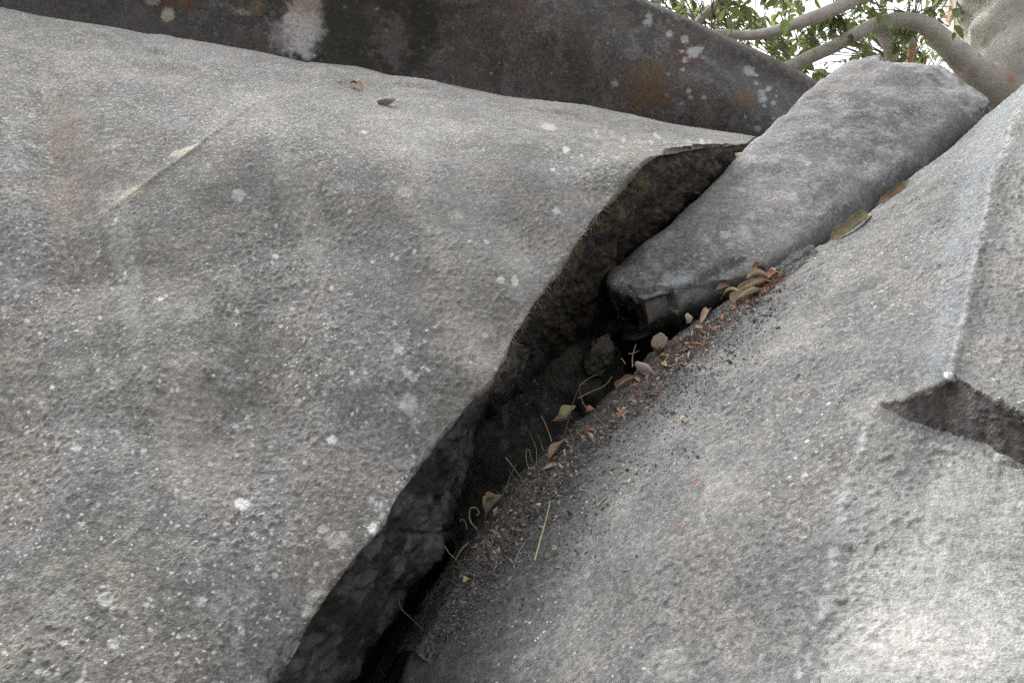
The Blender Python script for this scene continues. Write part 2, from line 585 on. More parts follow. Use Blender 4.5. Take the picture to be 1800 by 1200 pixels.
# ragged lip
lip = np.exp(-((N.cj - EDGE) / 0.8) ** 2)
d += lip * ((0.002 + .006 * sstep(290, 360, qy)) * gfbm(p, 24, 3) - 0.002)
d += (1 - front) * (0.010 * gfbm(p, 12, 4) + .022 * (np.abs(gfbm(p + 2.2, 7, 3)) - .2) - .012 * np.abs(gfbm(p + 4.1, 22, 3)))
# the fissure across the undercut
dd_, sg, tt = poly_sd(qx, qy, [(700, 932), (735, 938), (770, 938), (815, 922), (850, 918)])
d -= (1 - front) * 0.009 * np.exp(-((dd_ + 3 * gfbm(p, 20, 2)) / 3.5) ** 2) * sstep(EDGE + 1, EDGE + 1.6, N.cj)
PALE = (.50, .51, .49); CREAM = (.42, .38, .31); BROWN = (.20, .16, .115); DKGREY = (.135, .135, .128); OCHRE = (.075, .055, .027)
L = []
for k in range(26):      # rain streaks run down the face from the crest
    x0 = rng.uniform(-50, 1000); y0 = 150 + 0.17 * x0 + rng.uniform(40, 420)
    L.append((x0, y0, rng.uniform(18, 55), rng.uniform(90, 260), -8 - 24 * (x0 / 1000) + rng.uniform(-8, 8), DKGREY if rng.random() < .55 else (.30, .295, .28), rng.uniform(.18, .42), .55))
L += [(85, 150, 16, 46, -22, (.27, .24, .205), .5, .6), (120, 215, 26, 60, -25, BROWN, .45, .6), (100, 300, 26, 110, -8, BROWN, .45, .6), (200, 290, 60, 40, 20, (.21, .19, .16), .4, .7),
      (325, 260, 30, 9, -14, CREAM, .8, .25), (228, 344, 24, 12, -25, (.36, .32, .26), .7, .5), (620, 152, 24, 8, 22, (.10, .06, .04), .6, .5),
      (424, 880, 14, 11, 0, (.62, .63, .61), .95, .25), (184, 1050, 15, 14, 0, (.40, .40, .37), .7, .2), (137, 790, 9, 8, 0, PALE, .7, .3), (584, 773, 10, 8, 0, (.55, .57, .58), .85, .3),
      (420, 343, 12, 9, 0, (.45, .45, .46), .6, .5), (283, 526, 6, 4, 0, (.6, .6, .6), .9, .3), (568, 928, 11, 9, 0, (.42, .42, .39), .8, .2), (655, 930, 9, 11, 0, (.6, .6, .56), .9, .3),
      (592, 948, 26, 14, 0, (.40, .40, .38), .6, .5), (440, 770, 6, 5, 0, PALE, .8, .3), (438, 738, 6, 4, 0, PALE, .8, .3), (720, 660, 16, 9, 30, (.44, .45, .44), .6, .5), (700, 615, 9, 16, -25, (.45, .46, .45), .6, .5),
      (716, 712, 16, 18, 0, (.44, .45, .45), .6, .5), (880, 495, 8, 7, 0, (.5, .5, .48), .6, .3), (905, 496, 7, 9, 0, PALE, .7, .3), (972, 293, 5, 4, 0, PALE, .9, .2), (978, 372, 7, 6, 0, (.5, .51, .51), .7, .3),
      (995, 260, 7, 5, 0, PALE, .8, .3), (640, 235, 5, 4, 0, PALE, .8, .3), (800, 380, 14, 10, 0, (.40, .40, .37), .5, .4), (713, 345, 14, 9, 30, (.4, .4, .38), .5, .5), (92, 1000, 22, 12, 0, (.32, .31, .26), .5, .4),
      (545, 1070, 14, 9, -40, (.55, .53, .46), .7, .5), (560, 1045, 20, 12, 0, (.42, .41, .37), .7, .4), (60, 700, 25, 16, 0, (.36, .33, .27), .5, .5), (200, 1130, 12, 10, 0, PALE, .5, .4),
      (352, 1052, 11, 10, 0, (.42, .42, .40), .6, .3), (425, 1105, 7, 8, 0, (.52, .53, .53), .75, .3), (820, 600, 40, 60, -30, (.36, .325, .30), .4, .7), (760, 540, 40, 60, -30, (.30, .29, .27), .3, .6), (330, 760, 60, 120, 0, (.29, .27, .245), .4, .7),
      (400, 830, 40, 80, 10, (.28, .255, .24), .4, .7), (965, 222, 14, 6, 10, (.44, .42, .38), .7, .4)]
for k in range(150):
    x0, y0 = rng.uniform(0, 900), rng.uniform(350, 1190)
    L.append((x0, y0, rng.uniform(2.5, 5.5), rng.uniform(2, 4.5), rng.uniform(0, 90), (.52, .53, .52), rng.uniform(.4, .9), .3))
for k in range(34):
    t = rng.random(); x0 = 1000 + 250 * t + rng.normal(0, 25); y0 = 225 + rng.uniform(0, 70) * (1 - t) + 20 * t
    L.append((x0, y0, rng.uniform(3, 7), rng.uniform(2, 3.5), 20, (.40, .40, .39), rng.uniform(.3, .7), .4))
T = tint_layers(qx, qy, p, L)
# the undercut: brown moss above, lichen crust lower down, darkened to paint its shade
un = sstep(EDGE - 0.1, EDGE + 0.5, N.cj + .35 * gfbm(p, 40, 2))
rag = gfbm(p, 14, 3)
moss_shade = un * sstep(760, 560, qy + 60 * rag)
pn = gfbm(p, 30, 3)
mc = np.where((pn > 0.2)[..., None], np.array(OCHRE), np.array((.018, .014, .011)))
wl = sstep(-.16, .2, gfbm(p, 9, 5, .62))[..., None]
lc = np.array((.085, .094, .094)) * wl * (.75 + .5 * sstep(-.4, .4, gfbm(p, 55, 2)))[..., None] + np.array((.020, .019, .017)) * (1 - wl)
for cc, m in ((lc, un * (1 - moss_shade)), (mc, moss_shade)):
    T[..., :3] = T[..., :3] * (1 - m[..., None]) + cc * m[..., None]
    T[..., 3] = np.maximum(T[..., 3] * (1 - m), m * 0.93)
lipc = np.exp(-((N.cj - EDGE) / 0.3) ** 2) * sstep(-0.1, .3, gfbm(p, 20, 3) + .1) * sstep(700, 560, qy)
T[..., :3] = T[..., :3] * (1 - lipc[..., None]) + np.array((.17, .12, .075)) * lipc[..., None]
T[..., 3] = np.maximum(T[..., 3], lipc * .8)
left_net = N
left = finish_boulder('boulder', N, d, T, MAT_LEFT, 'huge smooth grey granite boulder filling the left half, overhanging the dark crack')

# ------------------------------------------------------------------ the boulder at the right
rowsR = [(600, 3000, .95, 3200, .5), (640, 1500, 1.15, 1700, .60), (705, 1200, 1.32, 1350, .68), (775, 1060, 1.42, 1180, .75), (855, 920, 1.50, 1000, .84),
         (960, 800, 1.59, 800, .95), (1065, 708, 1.67, 640, 1.05), (1190, 603, 1.77, 480, 1.20), (1300, 522, 1.87, 350, 1.35), (1400, 450, 1.98, 230, 1.55),
         (1500, 385, 2.10, 120, 1.75), (1590, 322, 2.25, 20, 2.0), (1680, 245, 2.45, -40, 2.25), (1745, 190, 2.65, -90, 2.5), (1800, 148, 2.9, -110, 2.8),
         (1850, 135, 3.3, -110, 3.2), (1900, 200, 3.8, -50, 3.8), (1900, 1000, 4.0, 800, 4.1)]
SR = [0, .03, .09, .18, .29, .41, .54, .68, .83, 1.0]
net = []
for i, (ex, ey, ed, ry, rd) in enumerate(rowsR):
    deep = 1.0 if i < 9 else 0.7
    ey += 6 if 8 <= i <= 14 else 0
    r = [(ex - 60, ey + 150, ed + .55 * deep), (ex - 16, ey + 34, ed + .17 * deep)]
    for s in SR:
        x = ex + s * (2100 - ex); y = ey + s * (ry - ey)
        r.append((x, y, 1 / ((1 - s) / ed + s / rd) - 0.12 * math.sin(math.pi * min(1, s)) ** 1.1))
    r += [(2500, ry + 40, rd + .10), (2900, ry + 260, rd + .7)]
    net.append(r)
N = Net(net, SP, coarse_v=(0, 1, 14, 15, 16), coarse_u=(0, 11, 12))
qx, qy, p = N.qx, N.qy, N.p
d = relief(p, nod=np.clip(N.qd / 1.25, .45, 1.2), a0=0.014, nodfreq=112, nodamp=0.0022)
ridge = [(1815, 140), (1778, 220), (1747, 300), (1727, 400), (1706, 500), (1682, 600), (1670, 655)]
dd_, sg, tt = poly_sd(qx, qy, ridge)
right_side = sg < 0
up_ok = sstep(720, 640, qy)
d -= 0.30 * np.clip(dd_, 0, 260) / F * np.clip(N.qd, .5, 3) * right_side * up_ok
d += 0.0015 * np.exp(-(dd_ / 14) ** 2) * up_ok
# overhanging notch and the facet under it
ux = [1480, 1545, 1600, 1640, 1680, 1720, 1800, 1950, 2200]; uy = [760, 718, 700, 682, 660, 686, 732, 800, 900]
lx = [1480, 1545, 1600, 1650, 1700, 1750, 1800, 1950, 2200]; lyy = [772, 722, 745, 760, 772, 790, 820, 880, 960]
ridge2 = [(1545, 719), (1520, 790), (1488, 860), (1478, 930), (1462, 1010), (1448, 1070), (1410, 1150), (1395, 1230), (1370, 1500)]
e2, s2, t2 = poly_sd(qx, qy, ridge2)
D = 0.065 * sstep(0, 150, np.where(s2 < 0, e2, 0))
yu = np.interp(qx, ux, uy) + 5 * perlin(np.stack([qx * .05, qx * 0, qx * 0], -1)); yl = np.interp(qx, lx, lyy) + 6 * perlin(np.stack([qx * .04, qx * 0 + 9, qx * 0], -1))
fr = np.clip((qy - yu) / np.maximum(yl - yu, 6), 0, 1)
fr = fr ** 0.7
Dn = 0.065 * sstep(1535, 1680, qx)
below = np.clip(1 - np.clip(qy - yl, 0, 500) / 500, 0, 1)
setback = np.where(qy < yl, Dn * fr * (qx > 1535), np.maximum(Dn * (qx > 1535), D) * below)
AWAY = P(1680, 800, 1.0) - CAM; AWAY /= np.linalg.norm(AWAY)
N.p = N.p + AWAY * setback[..., None]
d += 0.0012 * np.exp(-(e2 / 12) ** 2)
for pts, hgt in (([(1640, 800), (1690, 805), (1715, 818), (1735, 838), (1745, 842)], .004), ([(1735, 800), (1765, 818), (1800, 826), (1850, 832)], .004)):
    a_, b_, c_ = poly_sd(qx, qy, pts)
    d -= hgt * np.exp(-(a_ / 2.6) ** 2)
    d += .4 * hgt * np.exp(-((a_ - 8) / 8) ** 2) * (b_ < 0)
innerC = sstep(2.3, 1.2, N.cj)
d += innerC * 0.01 * gfbm(p, 15, 3)
CR = (.235, .23, .215); BLU = (.10, .106, .112)
L = []
for k in range(30):
    x0, y0 = rng.uniform(1000, 1650), rng.uniform(420, 1180)
    L.append((x0, y0, rng.uniform(30, 80), rng.uniform(20, 50), rng.uniform(-60, -20), CR if rng.random() < .5 else BLU, rng.uniform(.2, .45), .8))
for k in range(14):
    x0, y0 = rng.uniform(1520, 1800), rng.uniform(860, 1190)
    L.append((x0, y0, rng.uniform(40, 110), rng.uniform(30, 60), rng.uniform(-50, 40), (.37, .36, .335) if rng.random() < .7 else (.26, .265, .27), rng.uniform(.25, .55), .7))
T = tint_layers(qx, qy, p, L)


def over(T, c, m):
    m = np.clip(m, 0, 1)
    na = m + T[..., 3] * (1 - m)
    w = (m / np.maximum(na, 1e-5))[..., None]
    T[..., :3] = T[..., :3] * (1 - w) + np.array(c) * w
    T[..., 3] = na


lr = sstep(0, 60, np.where(s2 < 0, e2, 0)) * sstep(-5, 40, qy - yl)
over(T, (.32, .317, .30), .55 * lr)
rag = gfbm(p, 40, 3)
over(T, (.36, .365, .37), .5 * np.exp(-((e2 + 9 * rag) / 9) ** 2) * sstep(-.25, .35, gfbm(p, 70, 2)) * sstep(730, 760, qy))
over(T, (.40, .41, .42), .5 * np.exp(-((dd_ + 5 * rag) / 6) ** 2) * up_ok * sstep(-.6, .2, rag))
over(T, (.20, .22, .24), .45 * np.exp(-((dd_ - 30 + 10 * rag) / 26) ** 2) * up_ok * (~right_side))
over(T, (.29, .283, .27), .45 * sstep(6, 60, dd_) * right_side * up_ok)
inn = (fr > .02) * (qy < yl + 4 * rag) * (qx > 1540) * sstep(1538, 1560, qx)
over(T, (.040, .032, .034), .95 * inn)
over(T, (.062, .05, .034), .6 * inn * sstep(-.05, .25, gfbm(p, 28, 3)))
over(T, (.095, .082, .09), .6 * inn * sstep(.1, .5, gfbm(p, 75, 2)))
L2 = [(1670, 664, 11, 6, 10, (.6, .62, .6), .95, .4), (1630, 690, 8, 4, -20, (.45, .46, .44), .6, .4), (1757, 808, 12, 6, 10, (.34, .38, .35), .7, .4)]
T2 = tint_layers(qx, qy, p, L2)
over(T, (.55, .57, .55), T2[..., 3])
soil = sstep(150, 0, poly_sd(qx, qy, [(700, 1200), (775, 1060), (855, 920), (960, 800), (1065, 708), (1190, 603), (1300, 522)])[0] + 45 * gfbm(p, 9, 3)) * (qy > 500)  # soil stain, spread wider to paint the crevice's shade onto the rock
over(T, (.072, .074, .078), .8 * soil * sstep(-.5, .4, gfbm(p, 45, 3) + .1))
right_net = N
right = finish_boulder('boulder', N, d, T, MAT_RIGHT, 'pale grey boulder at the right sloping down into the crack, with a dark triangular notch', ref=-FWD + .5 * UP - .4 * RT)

# ------------------------------------------------------------------ the slab wedged between them
st = [  # left edge, crown, right edge, lower side, underside  (px, py, depth)
    ((1088, 540, 2.19), (1094, 545, 2.16), (1105, 556, 2.12), (1110, 568, 2.13), (1104, 572, 2.20)),
    ((1064, 505, 2.13), (1082, 511, 2.07), (1118, 532, 2.02), (1132, 592, 2.06), (1085, 590, 2.22)),
    ((1072, 478, 2.14), (1120, 497, 2.06), (1152, 527, 2.01), (1172, 574, 2.05), (1160, 600, 2.25)),
    ((1090, 465, 2.15), (1165, 482, 2.07), (1225, 505, 2.02), (1240, 540, 2.07), (1230, 570, 2.28)),
    ((1135, 432, 2.20), (1225, 447, 2.11), (1300, 470, 2.06), (1318, 500, 2.11), (1310, 525, 2.3)),
    ((1205, 366, 2.31), (1300, 385, 2.21), (1378, 420, 2.15), (1400, 452, 2.21), (1395, 480, 2.42)),
    ((1300, 274, 2.52), (1400, 300, 2.41), (1485, 345, 2.35), (1515, 385, 2.42), (1510, 420, 2.65)),
    ((1378, 198, 2.72), (1490, 220, 2.60), (1592, 270, 2.52), (1622, 312, 2.60), (1620, 350, 2.85)),
    ((1438, 148, 2.90), (1550, 158, 2.75), (1658, 203, 2.67), (1692, 246, 2.74), (1690, 290, 3.0)),
    ((1492, 110, 3.08), (1598, 113, 2.92), (1700, 172, 2.80), (1722, 205, 2.88), (1722, 250, 3.1)),
    ((1535, 102, 3.22), (1640, 104, 3.08), (1730, 152, 2.97), (1738, 178, 3.03), (1738, 220, 3.2)),
    ((1560, 112, 3.45), (1652, 112, 3.40), (1728, 158, 3.35), (1735, 185, 3.35), (1730, 230, 3.4)),
    ((1600, 150, 3.55), (1650, 150, 3.55), (1690, 170, 3.55), (1695, 190, 3.55), (1680, 210, 3.5))]
net = []
for i, s5 in enumerate(st):
    if 4 <= i <= 10:
        s5 = (s5[0], s5[1], (s5[2][0] + 16, s5[2][1] + 14, s5[2][2] - .03), (s5[3][0] + 16, s5[3][1] + 14, s5[3][2]), s5[4])
    a = s5[0]; b = s5[4]
    hid = ((a[0] * .8 + b[0] * .2) + 20, a[1] * .45 + b[1] * .55, max(a[2], b[2]) + (.0 if i in (0, 12) else .22))
    lo = (a[0] + 6, a[1] + 22, a[2] + (.0 if i in (0, 12) else .09))
    m1 = tuple((np.array(s5[0]) + np.array(s5[1])) / 2 + np.array((0, -1, -.02)))
    m2 = tuple((np.array(s5[1]) + np.array(s5[2])) / 2 + np.array((0, -1, -.01)))
    net.append([lo, s5[0], m1, s5[1], m2, s5[2], s5[3], s5[4], hid])
N = Net(net, 2.4, closed_u=True)
qx, qy, p = N.qx, N.qy, N.p
d = relief(p, nod=.9, a0=.012, f0=4, nodfreq=100, nodamp=.0012)
d += .008 * gfbm(p, 8, 3)
for pts, hgt in (([(1125, 535), (1150, 529), (1182, 510), (1205, 502), (1262, 474), (1290, 462)], .012), ([(1115, 520), (1128, 540), (1126, 565)], .01), ([(1182, 518), (1188, 545)], .012)):
    a_, b_, c_ = poly_sd(qx, qy, pts)
    d -= hgt * np.exp(-(a_ / 3.6) ** 2)
    d += .5 * hgt * np.exp(-((a_ - 10) / 8) ** 2) * (b_ < 0)
a_, b_, c_ = poly_sd(qx, qy, [(1100, 530), (1125, 536), (1150, 530), (1182, 511), (1205, 503), (1262, 475), (1320, 447)])
d -= .009 * sstep(0, 5, np.where(b_ > 0, a_, 0)) * sstep(1330, 1270, qx) * (N.cj < 7.4) * (N.cj > 2.5)
a_, b_, c_ = poly_sd(qx, qy, [(1186, 512), (1190, 545), (1192, 580)])
d -= .016 * sstep(0, 4, np.where(b_ > 0, a_, 0)) * (qy > 508) * (qx < 1200) * (N.cj < 7.4) * (N.cj > 4)
a_, b_, c_ = poly_sd(qx, qy, [(1560, 112), (1605, 124), (1632, 136), (1655, 165), (1690, 192)])
d -= .028 * sstep(0, 14, np.where(b_ < 0, a_, 0)) * (qy < 215) * (qx > 1550)
d += .006 * gfbm(p, 26, 3) * sstep(2, 20, np.where(b_ < 0, a_, 0)) * (qy < 215)
L = []
for k in range(40):
    t = rng.random() ** 1.3
    x0 = 1120 + 330 * t + rng.normal(0, 50); y0 = 490 - 230 * t + rng.normal(0, 35)
    s_ = rng.uniform(4, 10)
    L.append((x0, y0, s_, s_ * .8, 0, (.34, .36, .37), rng.uniform(.3, .7), .4))
L += [(1185, 500, 40, 16, -25, (.33, .355, .36), .7, .5), (1225, 520, 34, 17, -25, (.36, .375, .385), .75, .4), (1275, 410, 10, 9, 0, (.4, .41, .4), .7, .2), (1305, 400, 10, 9, 0, (.40, .42, .43), .6, .4),
      (1375, 444, 12, 7, -30, (.33, .36, .36), .7, .4), (1105, 565, 55, 42, 20, (.20, .19, .17), .6, .5), (1165, 565, 40, 28, -30, (.24, .23, .215), .6, .5)]
T = tint_layers(qx, qy, p, L)
rag = gfbm(p, 12, 3)
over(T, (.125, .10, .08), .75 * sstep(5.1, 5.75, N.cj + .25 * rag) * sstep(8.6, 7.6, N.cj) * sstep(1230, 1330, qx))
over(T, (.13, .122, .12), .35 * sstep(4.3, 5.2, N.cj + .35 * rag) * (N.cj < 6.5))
over(T, (.40, .41, .405), .6 * sstep(0, 14, np.where(b_ < 0, a_, 0)) * (qy < 215) * (qx > 1550) * sstep(-.4, .2, gfbm(p, 14, 3)))
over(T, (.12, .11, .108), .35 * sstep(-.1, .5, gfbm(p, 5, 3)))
slab = finish_boulder('boulder', N, d, T, MAT_MID, 'long tilted grey rock slab wedged between the two big boulders below the tree', ref=-FWD + .3 * UP)
slab_net = N

# ------------------------------------------------------------------ the dark boulder behind
rid = [(-900, -860, 4.3), (-500, -700, 4.1), (-100, -560, 4.0), (300, -400, 3.9), (700, -230, 3.9), (950, -96, 3.9), (1050, -40, 3.92), (1120, 0, 3.95), (1200, 33, 3.98), (1300, 80, 4.02), (1380, 120, 4.06),
       (1440, 155, 4.1), (1520, 212, 4.2), (1600, 320, 4.35), (1640, 600, 4.5)]
net = []
for tt_ in ('b2', 'b1', 0, .03, .09, .22, .42, .7, 1.0):
    r = []
    for (x, y, dp) in rid:
        if tt_ == 'b2': r.append((x, y + 150, dp + 1.6))
        elif tt_ == 'b1': r.append((x, y + 10, dp + .35))
        else:
            yb = 1250
            r.append((x - 120 * tt_, y + (yb - y) * tt_, dp - .16 * math.sin(math.pi * min(1, tt_ * 4 + .0)) * (tt_ < .25) - .12 * sstep(0, .1, tt_) + .55 * tt_))
    net.append(r)
N = Net(net, 2.6, coarse_v=(0, 1, 6, 7), coarse_u=(0, 1, 12, 13))
qx, qy, p = N.qx, N.qy, N.p
d = relief(p, nod=.8, a0=.03, f0=1.5, nodfreq=60, nodamp=.0022)
W = (.62, .62, .63)
L = [(530, 60, 38, 42, 0, W, .85, .5), (533, 35, 30, 22, 0, (.50, .50, .47), .85, .4), (536, 10, 32, 22, 0, (.38, .35, .29), .85, .4), (488, 62, 20, 32, -10, (.28, .25, .265), .7, .8), (560, 40, 10, 40, 0, (.3, .3, .3), .5, .7),
     (285, 8, 34, 18, 10, (.11, .065, .04), .8, .5), (298, 28, 13, 13, 0, (.42, .39, .34), .9, .35), (335, 10, 14, 14, 0, (.15, .08, .045), .6, .6), (270, 3, 14, 8, 0, (.34, .34, .35), .7, .4), (425, 22, 18, 6, 10, (.36, .34, .31), .6, .8),
     (450, 12, 20, 14, 0, (.20, .15, .10), .6, .7), (690, 75, 34, 50, 0, (.19, .155, .165), .65, .8), (655, 20, 16, 20, 0, (.12, .075, .075), .5, .7),
     (1145, 150, 36, 42, -20, (.135, .095, .06), .85, .6), (1158, 120, 18, 16, 0, (.135, .095, .06), .7, .6), (1130, 180, 24, 16, 0, (.135, .095, .06), .7, .6), (1312, 174, 24, 17, -20, (.135, .095, .06), .8, .6), (1205, 98, 30, 24, 0, (.085, .042, .035), .6, .6)]
for (x, y, r_) in ((1137, 42, 8), (1139, 30, 6), (1175, 63, 7), (1203, 72, 8), (1219, 94, 11), (1228, 88, 7), (1211, 92, 6), (1204, 106, 5), (1235, 104, 3), (1198, 92, 3), (1316, 125, 10), (1326, 130, 5), (1331, 133, 3), (1339, 162, 7), (1342, 173, 8), (1352, 155, 6), (1361, 180, 5), (1200, 121, 4),
                  (1211, 160, 5), (1214, 172, 5), (1197, 183, 3), (1237, 172, 5), (1080, 147, 7), (1070, 75, 3), (1331, 226, 6), (1365, 168, 3), (1360, 208, 4), (1310, 205, 3), (1175, 130, 3), (863, 129, 3), (662, 15, 4), (1330, 146, 4), (1345, 186, 4)):
    L.append((x, y, r_, r_ * .9, 0, (.36, .375, .375), .85, .6))
for k in range(150):
    t = rng.random(); x0 = 600 + 830 * t; y0 = rng.uniform(0, 240)
    L.append((x0, y0, rng.uniform(1.5, 3.5), rng.uniform(1.5, 3), 0, (.22, .22, .23), rng.uniform(.3, .8), .3))
T = tint_layers(qx, qy, p, L)
over2 = sstep(.15, .5, gfbm(p * np.array([1, 1, .3]), 1.6, 3) + .25)
base_m = .75 * over2 * (1 - T[..., 3])
over(T, (.030, .033, .028), base_m * sstep(330, 620, qx) * sstep(1180, 900, qx))
over(T, (.105, .108, .112), .5 * (1 - np.minimum(1, T[..., 3] * 2)) * sstep(520, 250, qx))
back = finish_boulder('boulder', N, d, T, MAT_BACK, 'dark lichen-spotted boulder behind, with a white patch and rusty stains', ref=-FWD)


# ------------------------------------------------------------------ stones of ordinary size
def blob(center, size, seed, rot=(0, 0, 0), n=48, facets=9, rough=.06, flat=.75, fine=.006, f_fine=60):
    """an angular stone: a sphere cut by random planes, then roughened"""
    r_ = np.random.default_rng(seed)
    th = np.linspace(0.02, math.pi - .02, n); ph = np.linspace(0, 2 * math.pi, 2 * n, endpoint=False)
    TH, PH = np.meshgrid(th, ph, indexing='ij')
    v = np.stack([np.sin(TH) * np.cos(PH), np.sin(TH) * np.sin(PH), np.cos(TH)], -1)
    rad = np.ones(TH.shape)
    for k in range(facets):
        nrm = r_.normal(size=3); nrm /= np.linalg.norm(nrm)
        dn = v @ nrm
        cut = r_.uniform(flat - .12, flat + .14)
        lim = np.where(dn > 1e-3, cut / np.maximum(dn, 1e-3), 9)
        rad = -np.log(np.exp(-rad * 14) * .5 + np.exp(-np.minimum(lim, 3) * 14) * .5) / 14 if False else np.minimum(rad, lim)
    v = v * rad[..., None]
    v = v * (1 + rough * fbm(v + seed, 2.2, 4))[..., None]
    v = v * np.array(size)
    from mathutils import Euler
    m = np.array(Euler(rot).to_matrix())
    v = v @ m.T
    v = v + fine * fbm(v + seed, f_fine, 2)[..., None] * v / (np.linalg.norm(v, axis=-1)[..., None] + 1e-6)
    a = np.arange(TH.size).reshape(TH.shape); b = np.concatenate([a, a[:, :1]], 1)
    q = np.stack([b[:-1, :-1], b[1:, :-1], b[1:, 1:], b[:-1, 1:]], -1).reshape(-1, 4)
    return v.reshape(-1, 3) + np.asarray(center), q


def stone(name, center, size, seed, mat, label, cat, tint=None, group=None, **kw):
    v, q = blob(center, size, seed, **kw)
    vv, b = rebase(v)
    me = mesh_from(name, vv, q)
    t = np.zeros((len(vv), 4))
    if tint is not None:
        t = tint_layers(*proj(v)[:2], v, tint)
    col_attr(me, t)
    col_attr(me, masks(v), 'mask')
    o = link(name, me, mat); o.location = b
    tag(o, label, cat, group)
    BVH[o.name] = BVHTree.FromPolygons([tuple(x) for x in v], q.tolist())
    return o


LG = (.12, .135, .13)
inner_t = [(888, 725, 7, 26, 0, LG, .8, .4), (889, 780, 8, 14, 0, LG, .8, .4), (918, 752, 9, 14, 0, LG, .8, .5), (936, 741, 5, 5, 0, LG, .7, .4), (823, 793, 3, 4, 0, LG, .8, .3), (823, 803, 4, 5, 0, LG, .8, .3), (822, 828, 5, 9, 0, LG, .8, .3),
           (796, 850, 6, 14, 15, LG, .8, .5), (824, 744, 6, 10, 10, LG, .7, .5), (787, 775, 9, 10, 0, LG, .6, .5), (770, 880, 12, 26, -15, (.11, .12, .125), .8, .6), (755, 830, 6, 10, 0, LG, .7, .5), (735, 915, 20, 24, 0, (.10, .115, .12), .8, .6), (753, 868, 8, 20, -20, LG, .7, .6)]
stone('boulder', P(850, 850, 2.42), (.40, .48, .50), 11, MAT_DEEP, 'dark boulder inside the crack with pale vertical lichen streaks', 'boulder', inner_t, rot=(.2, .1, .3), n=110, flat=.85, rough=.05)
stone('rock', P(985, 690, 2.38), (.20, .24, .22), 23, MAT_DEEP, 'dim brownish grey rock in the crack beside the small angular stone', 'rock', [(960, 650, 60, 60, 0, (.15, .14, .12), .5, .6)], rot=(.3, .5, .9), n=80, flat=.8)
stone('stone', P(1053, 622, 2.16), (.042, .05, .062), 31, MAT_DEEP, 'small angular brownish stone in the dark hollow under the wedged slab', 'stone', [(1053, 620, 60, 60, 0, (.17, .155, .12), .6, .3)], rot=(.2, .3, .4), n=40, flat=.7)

# added filler boulders that keep light from leaking into the crack
stone('boulder', P(1120, 760, 3.1), (.75, .6, .55), 41, MAT_DEEP, 'added boulder blocking light deep inside the crack under the wedged slab', 'boulder', n=80, flat=.85)
stone('boulder', P(760, 1250, 2.2), (.55, .45, .5), 43, MAT_DEEP, 'added boulder blocking light at the bottom of the crack', 'boulder', n=80, flat=.85)

# ------------------------------------------------------------------ soil caught in the crack
LINE = np.array([(735, 1150), (775, 1075), (815, 1000), (850, 940), (890, 885), (925, 842), (960, 806), (1030, 745), (1110, 680), (1150, 642), (1190, 606), (1230, 577), (1270, 548), (1310, 522), (1350, 494), (1430, 440)])


def hit_on(bname, px, py):
    dr = P(px, py, 1.0) - CAM; dr /= np.linalg.norm(dr)
    h = BVH[bname].ray_cast(Vector(CAM), Vector(dr))
    if h[0] is None: return None
    n = h[1] if h[1].dot(Vector(dr)) < 0 else -h[1]
    return np.array(h[0]), np.array(n)


rows_w = []
for k, (x, y) in enumerate(LINE):
    w = np.interp(k, [0, 3, 6, 9, 12, 15], [44, 66, 62, 40, 26, 14])
    row = []
    for o_, lf in ((1.35, -.012), (1.0, -.003), (.7, .004), (.42, .010), (.18, .016)):
        h = hit_on(right.name, x + .76 * w * o_, y + .65 * w * o_)
        row.append(h[0] + h[1] * lf)
    a = row[-1]
    ax = np.array([-.35, .93, 0.0])
    row.append(a + ax * .06 + np.array([0, 0, -.005]))
    row.append(a + ax * .16 + np.array([0, 0, -.03]))
    row.append(a + ax * .30 + np.array([0, 0, -.12]))
    rows_w.append(row)
rows_w = np.array(rows_w)
cx, cy, cdp = proj(rows_w)
N = Net(np.stack([cx, cy, cdp], -1), 2.6)
d = .008 * gfbm(N.p, 12, 3) + .005 * gfbm(N.p, 50, 3) + .0015 * perlin(N.p * 260)
sm = MT('soil')
sco = sm.n('TexCoord').outputs['Object']
sc_ = sm.mix(sm.ramp(sm.noise(sco, 160, 4, .7), .4, .62), (.04, .04, .041), (.15, .148, .147))
sc_ = sm.mix(sm.ramp(sm.noise(sco, 30, 4, .6), .55, .7, 0, .5), sc_, (.09, .06, .045))
sm.bsdf(sc_, .95, sm.noise(sco, 200, 4, .7), .9, .006, .1)
soil_o = finish_boulder('soil', N, d, np.zeros(N.p.shape[:2] + (4,)), sm.m, 'dark crumbly soil caught along the crack', 'soil', kind='stuff', ref=UP - .3 * FWD, bvh_step=2)


def hit(px, py, only=None, lift=0.0):
    o = Vector(CAM); dr = (P(px, py, 1.0) - CAM); dr /= np.linalg.norm(dr)
    best = None
    for k, b in BVH.items():
        if only and k not in only: continue
        h = b.ray_cast(o, Vector(dr))
        if h[0] is not None and (best is None or h[3] < best[2]):
            n = h[1]
            if n.dot(Vector(dr)) > 0: n = -n
            best = (np.array(h[0]), np.array(n), h[3])
    if best is None: return None
    return best[0] + best[1] * lift, best[1]


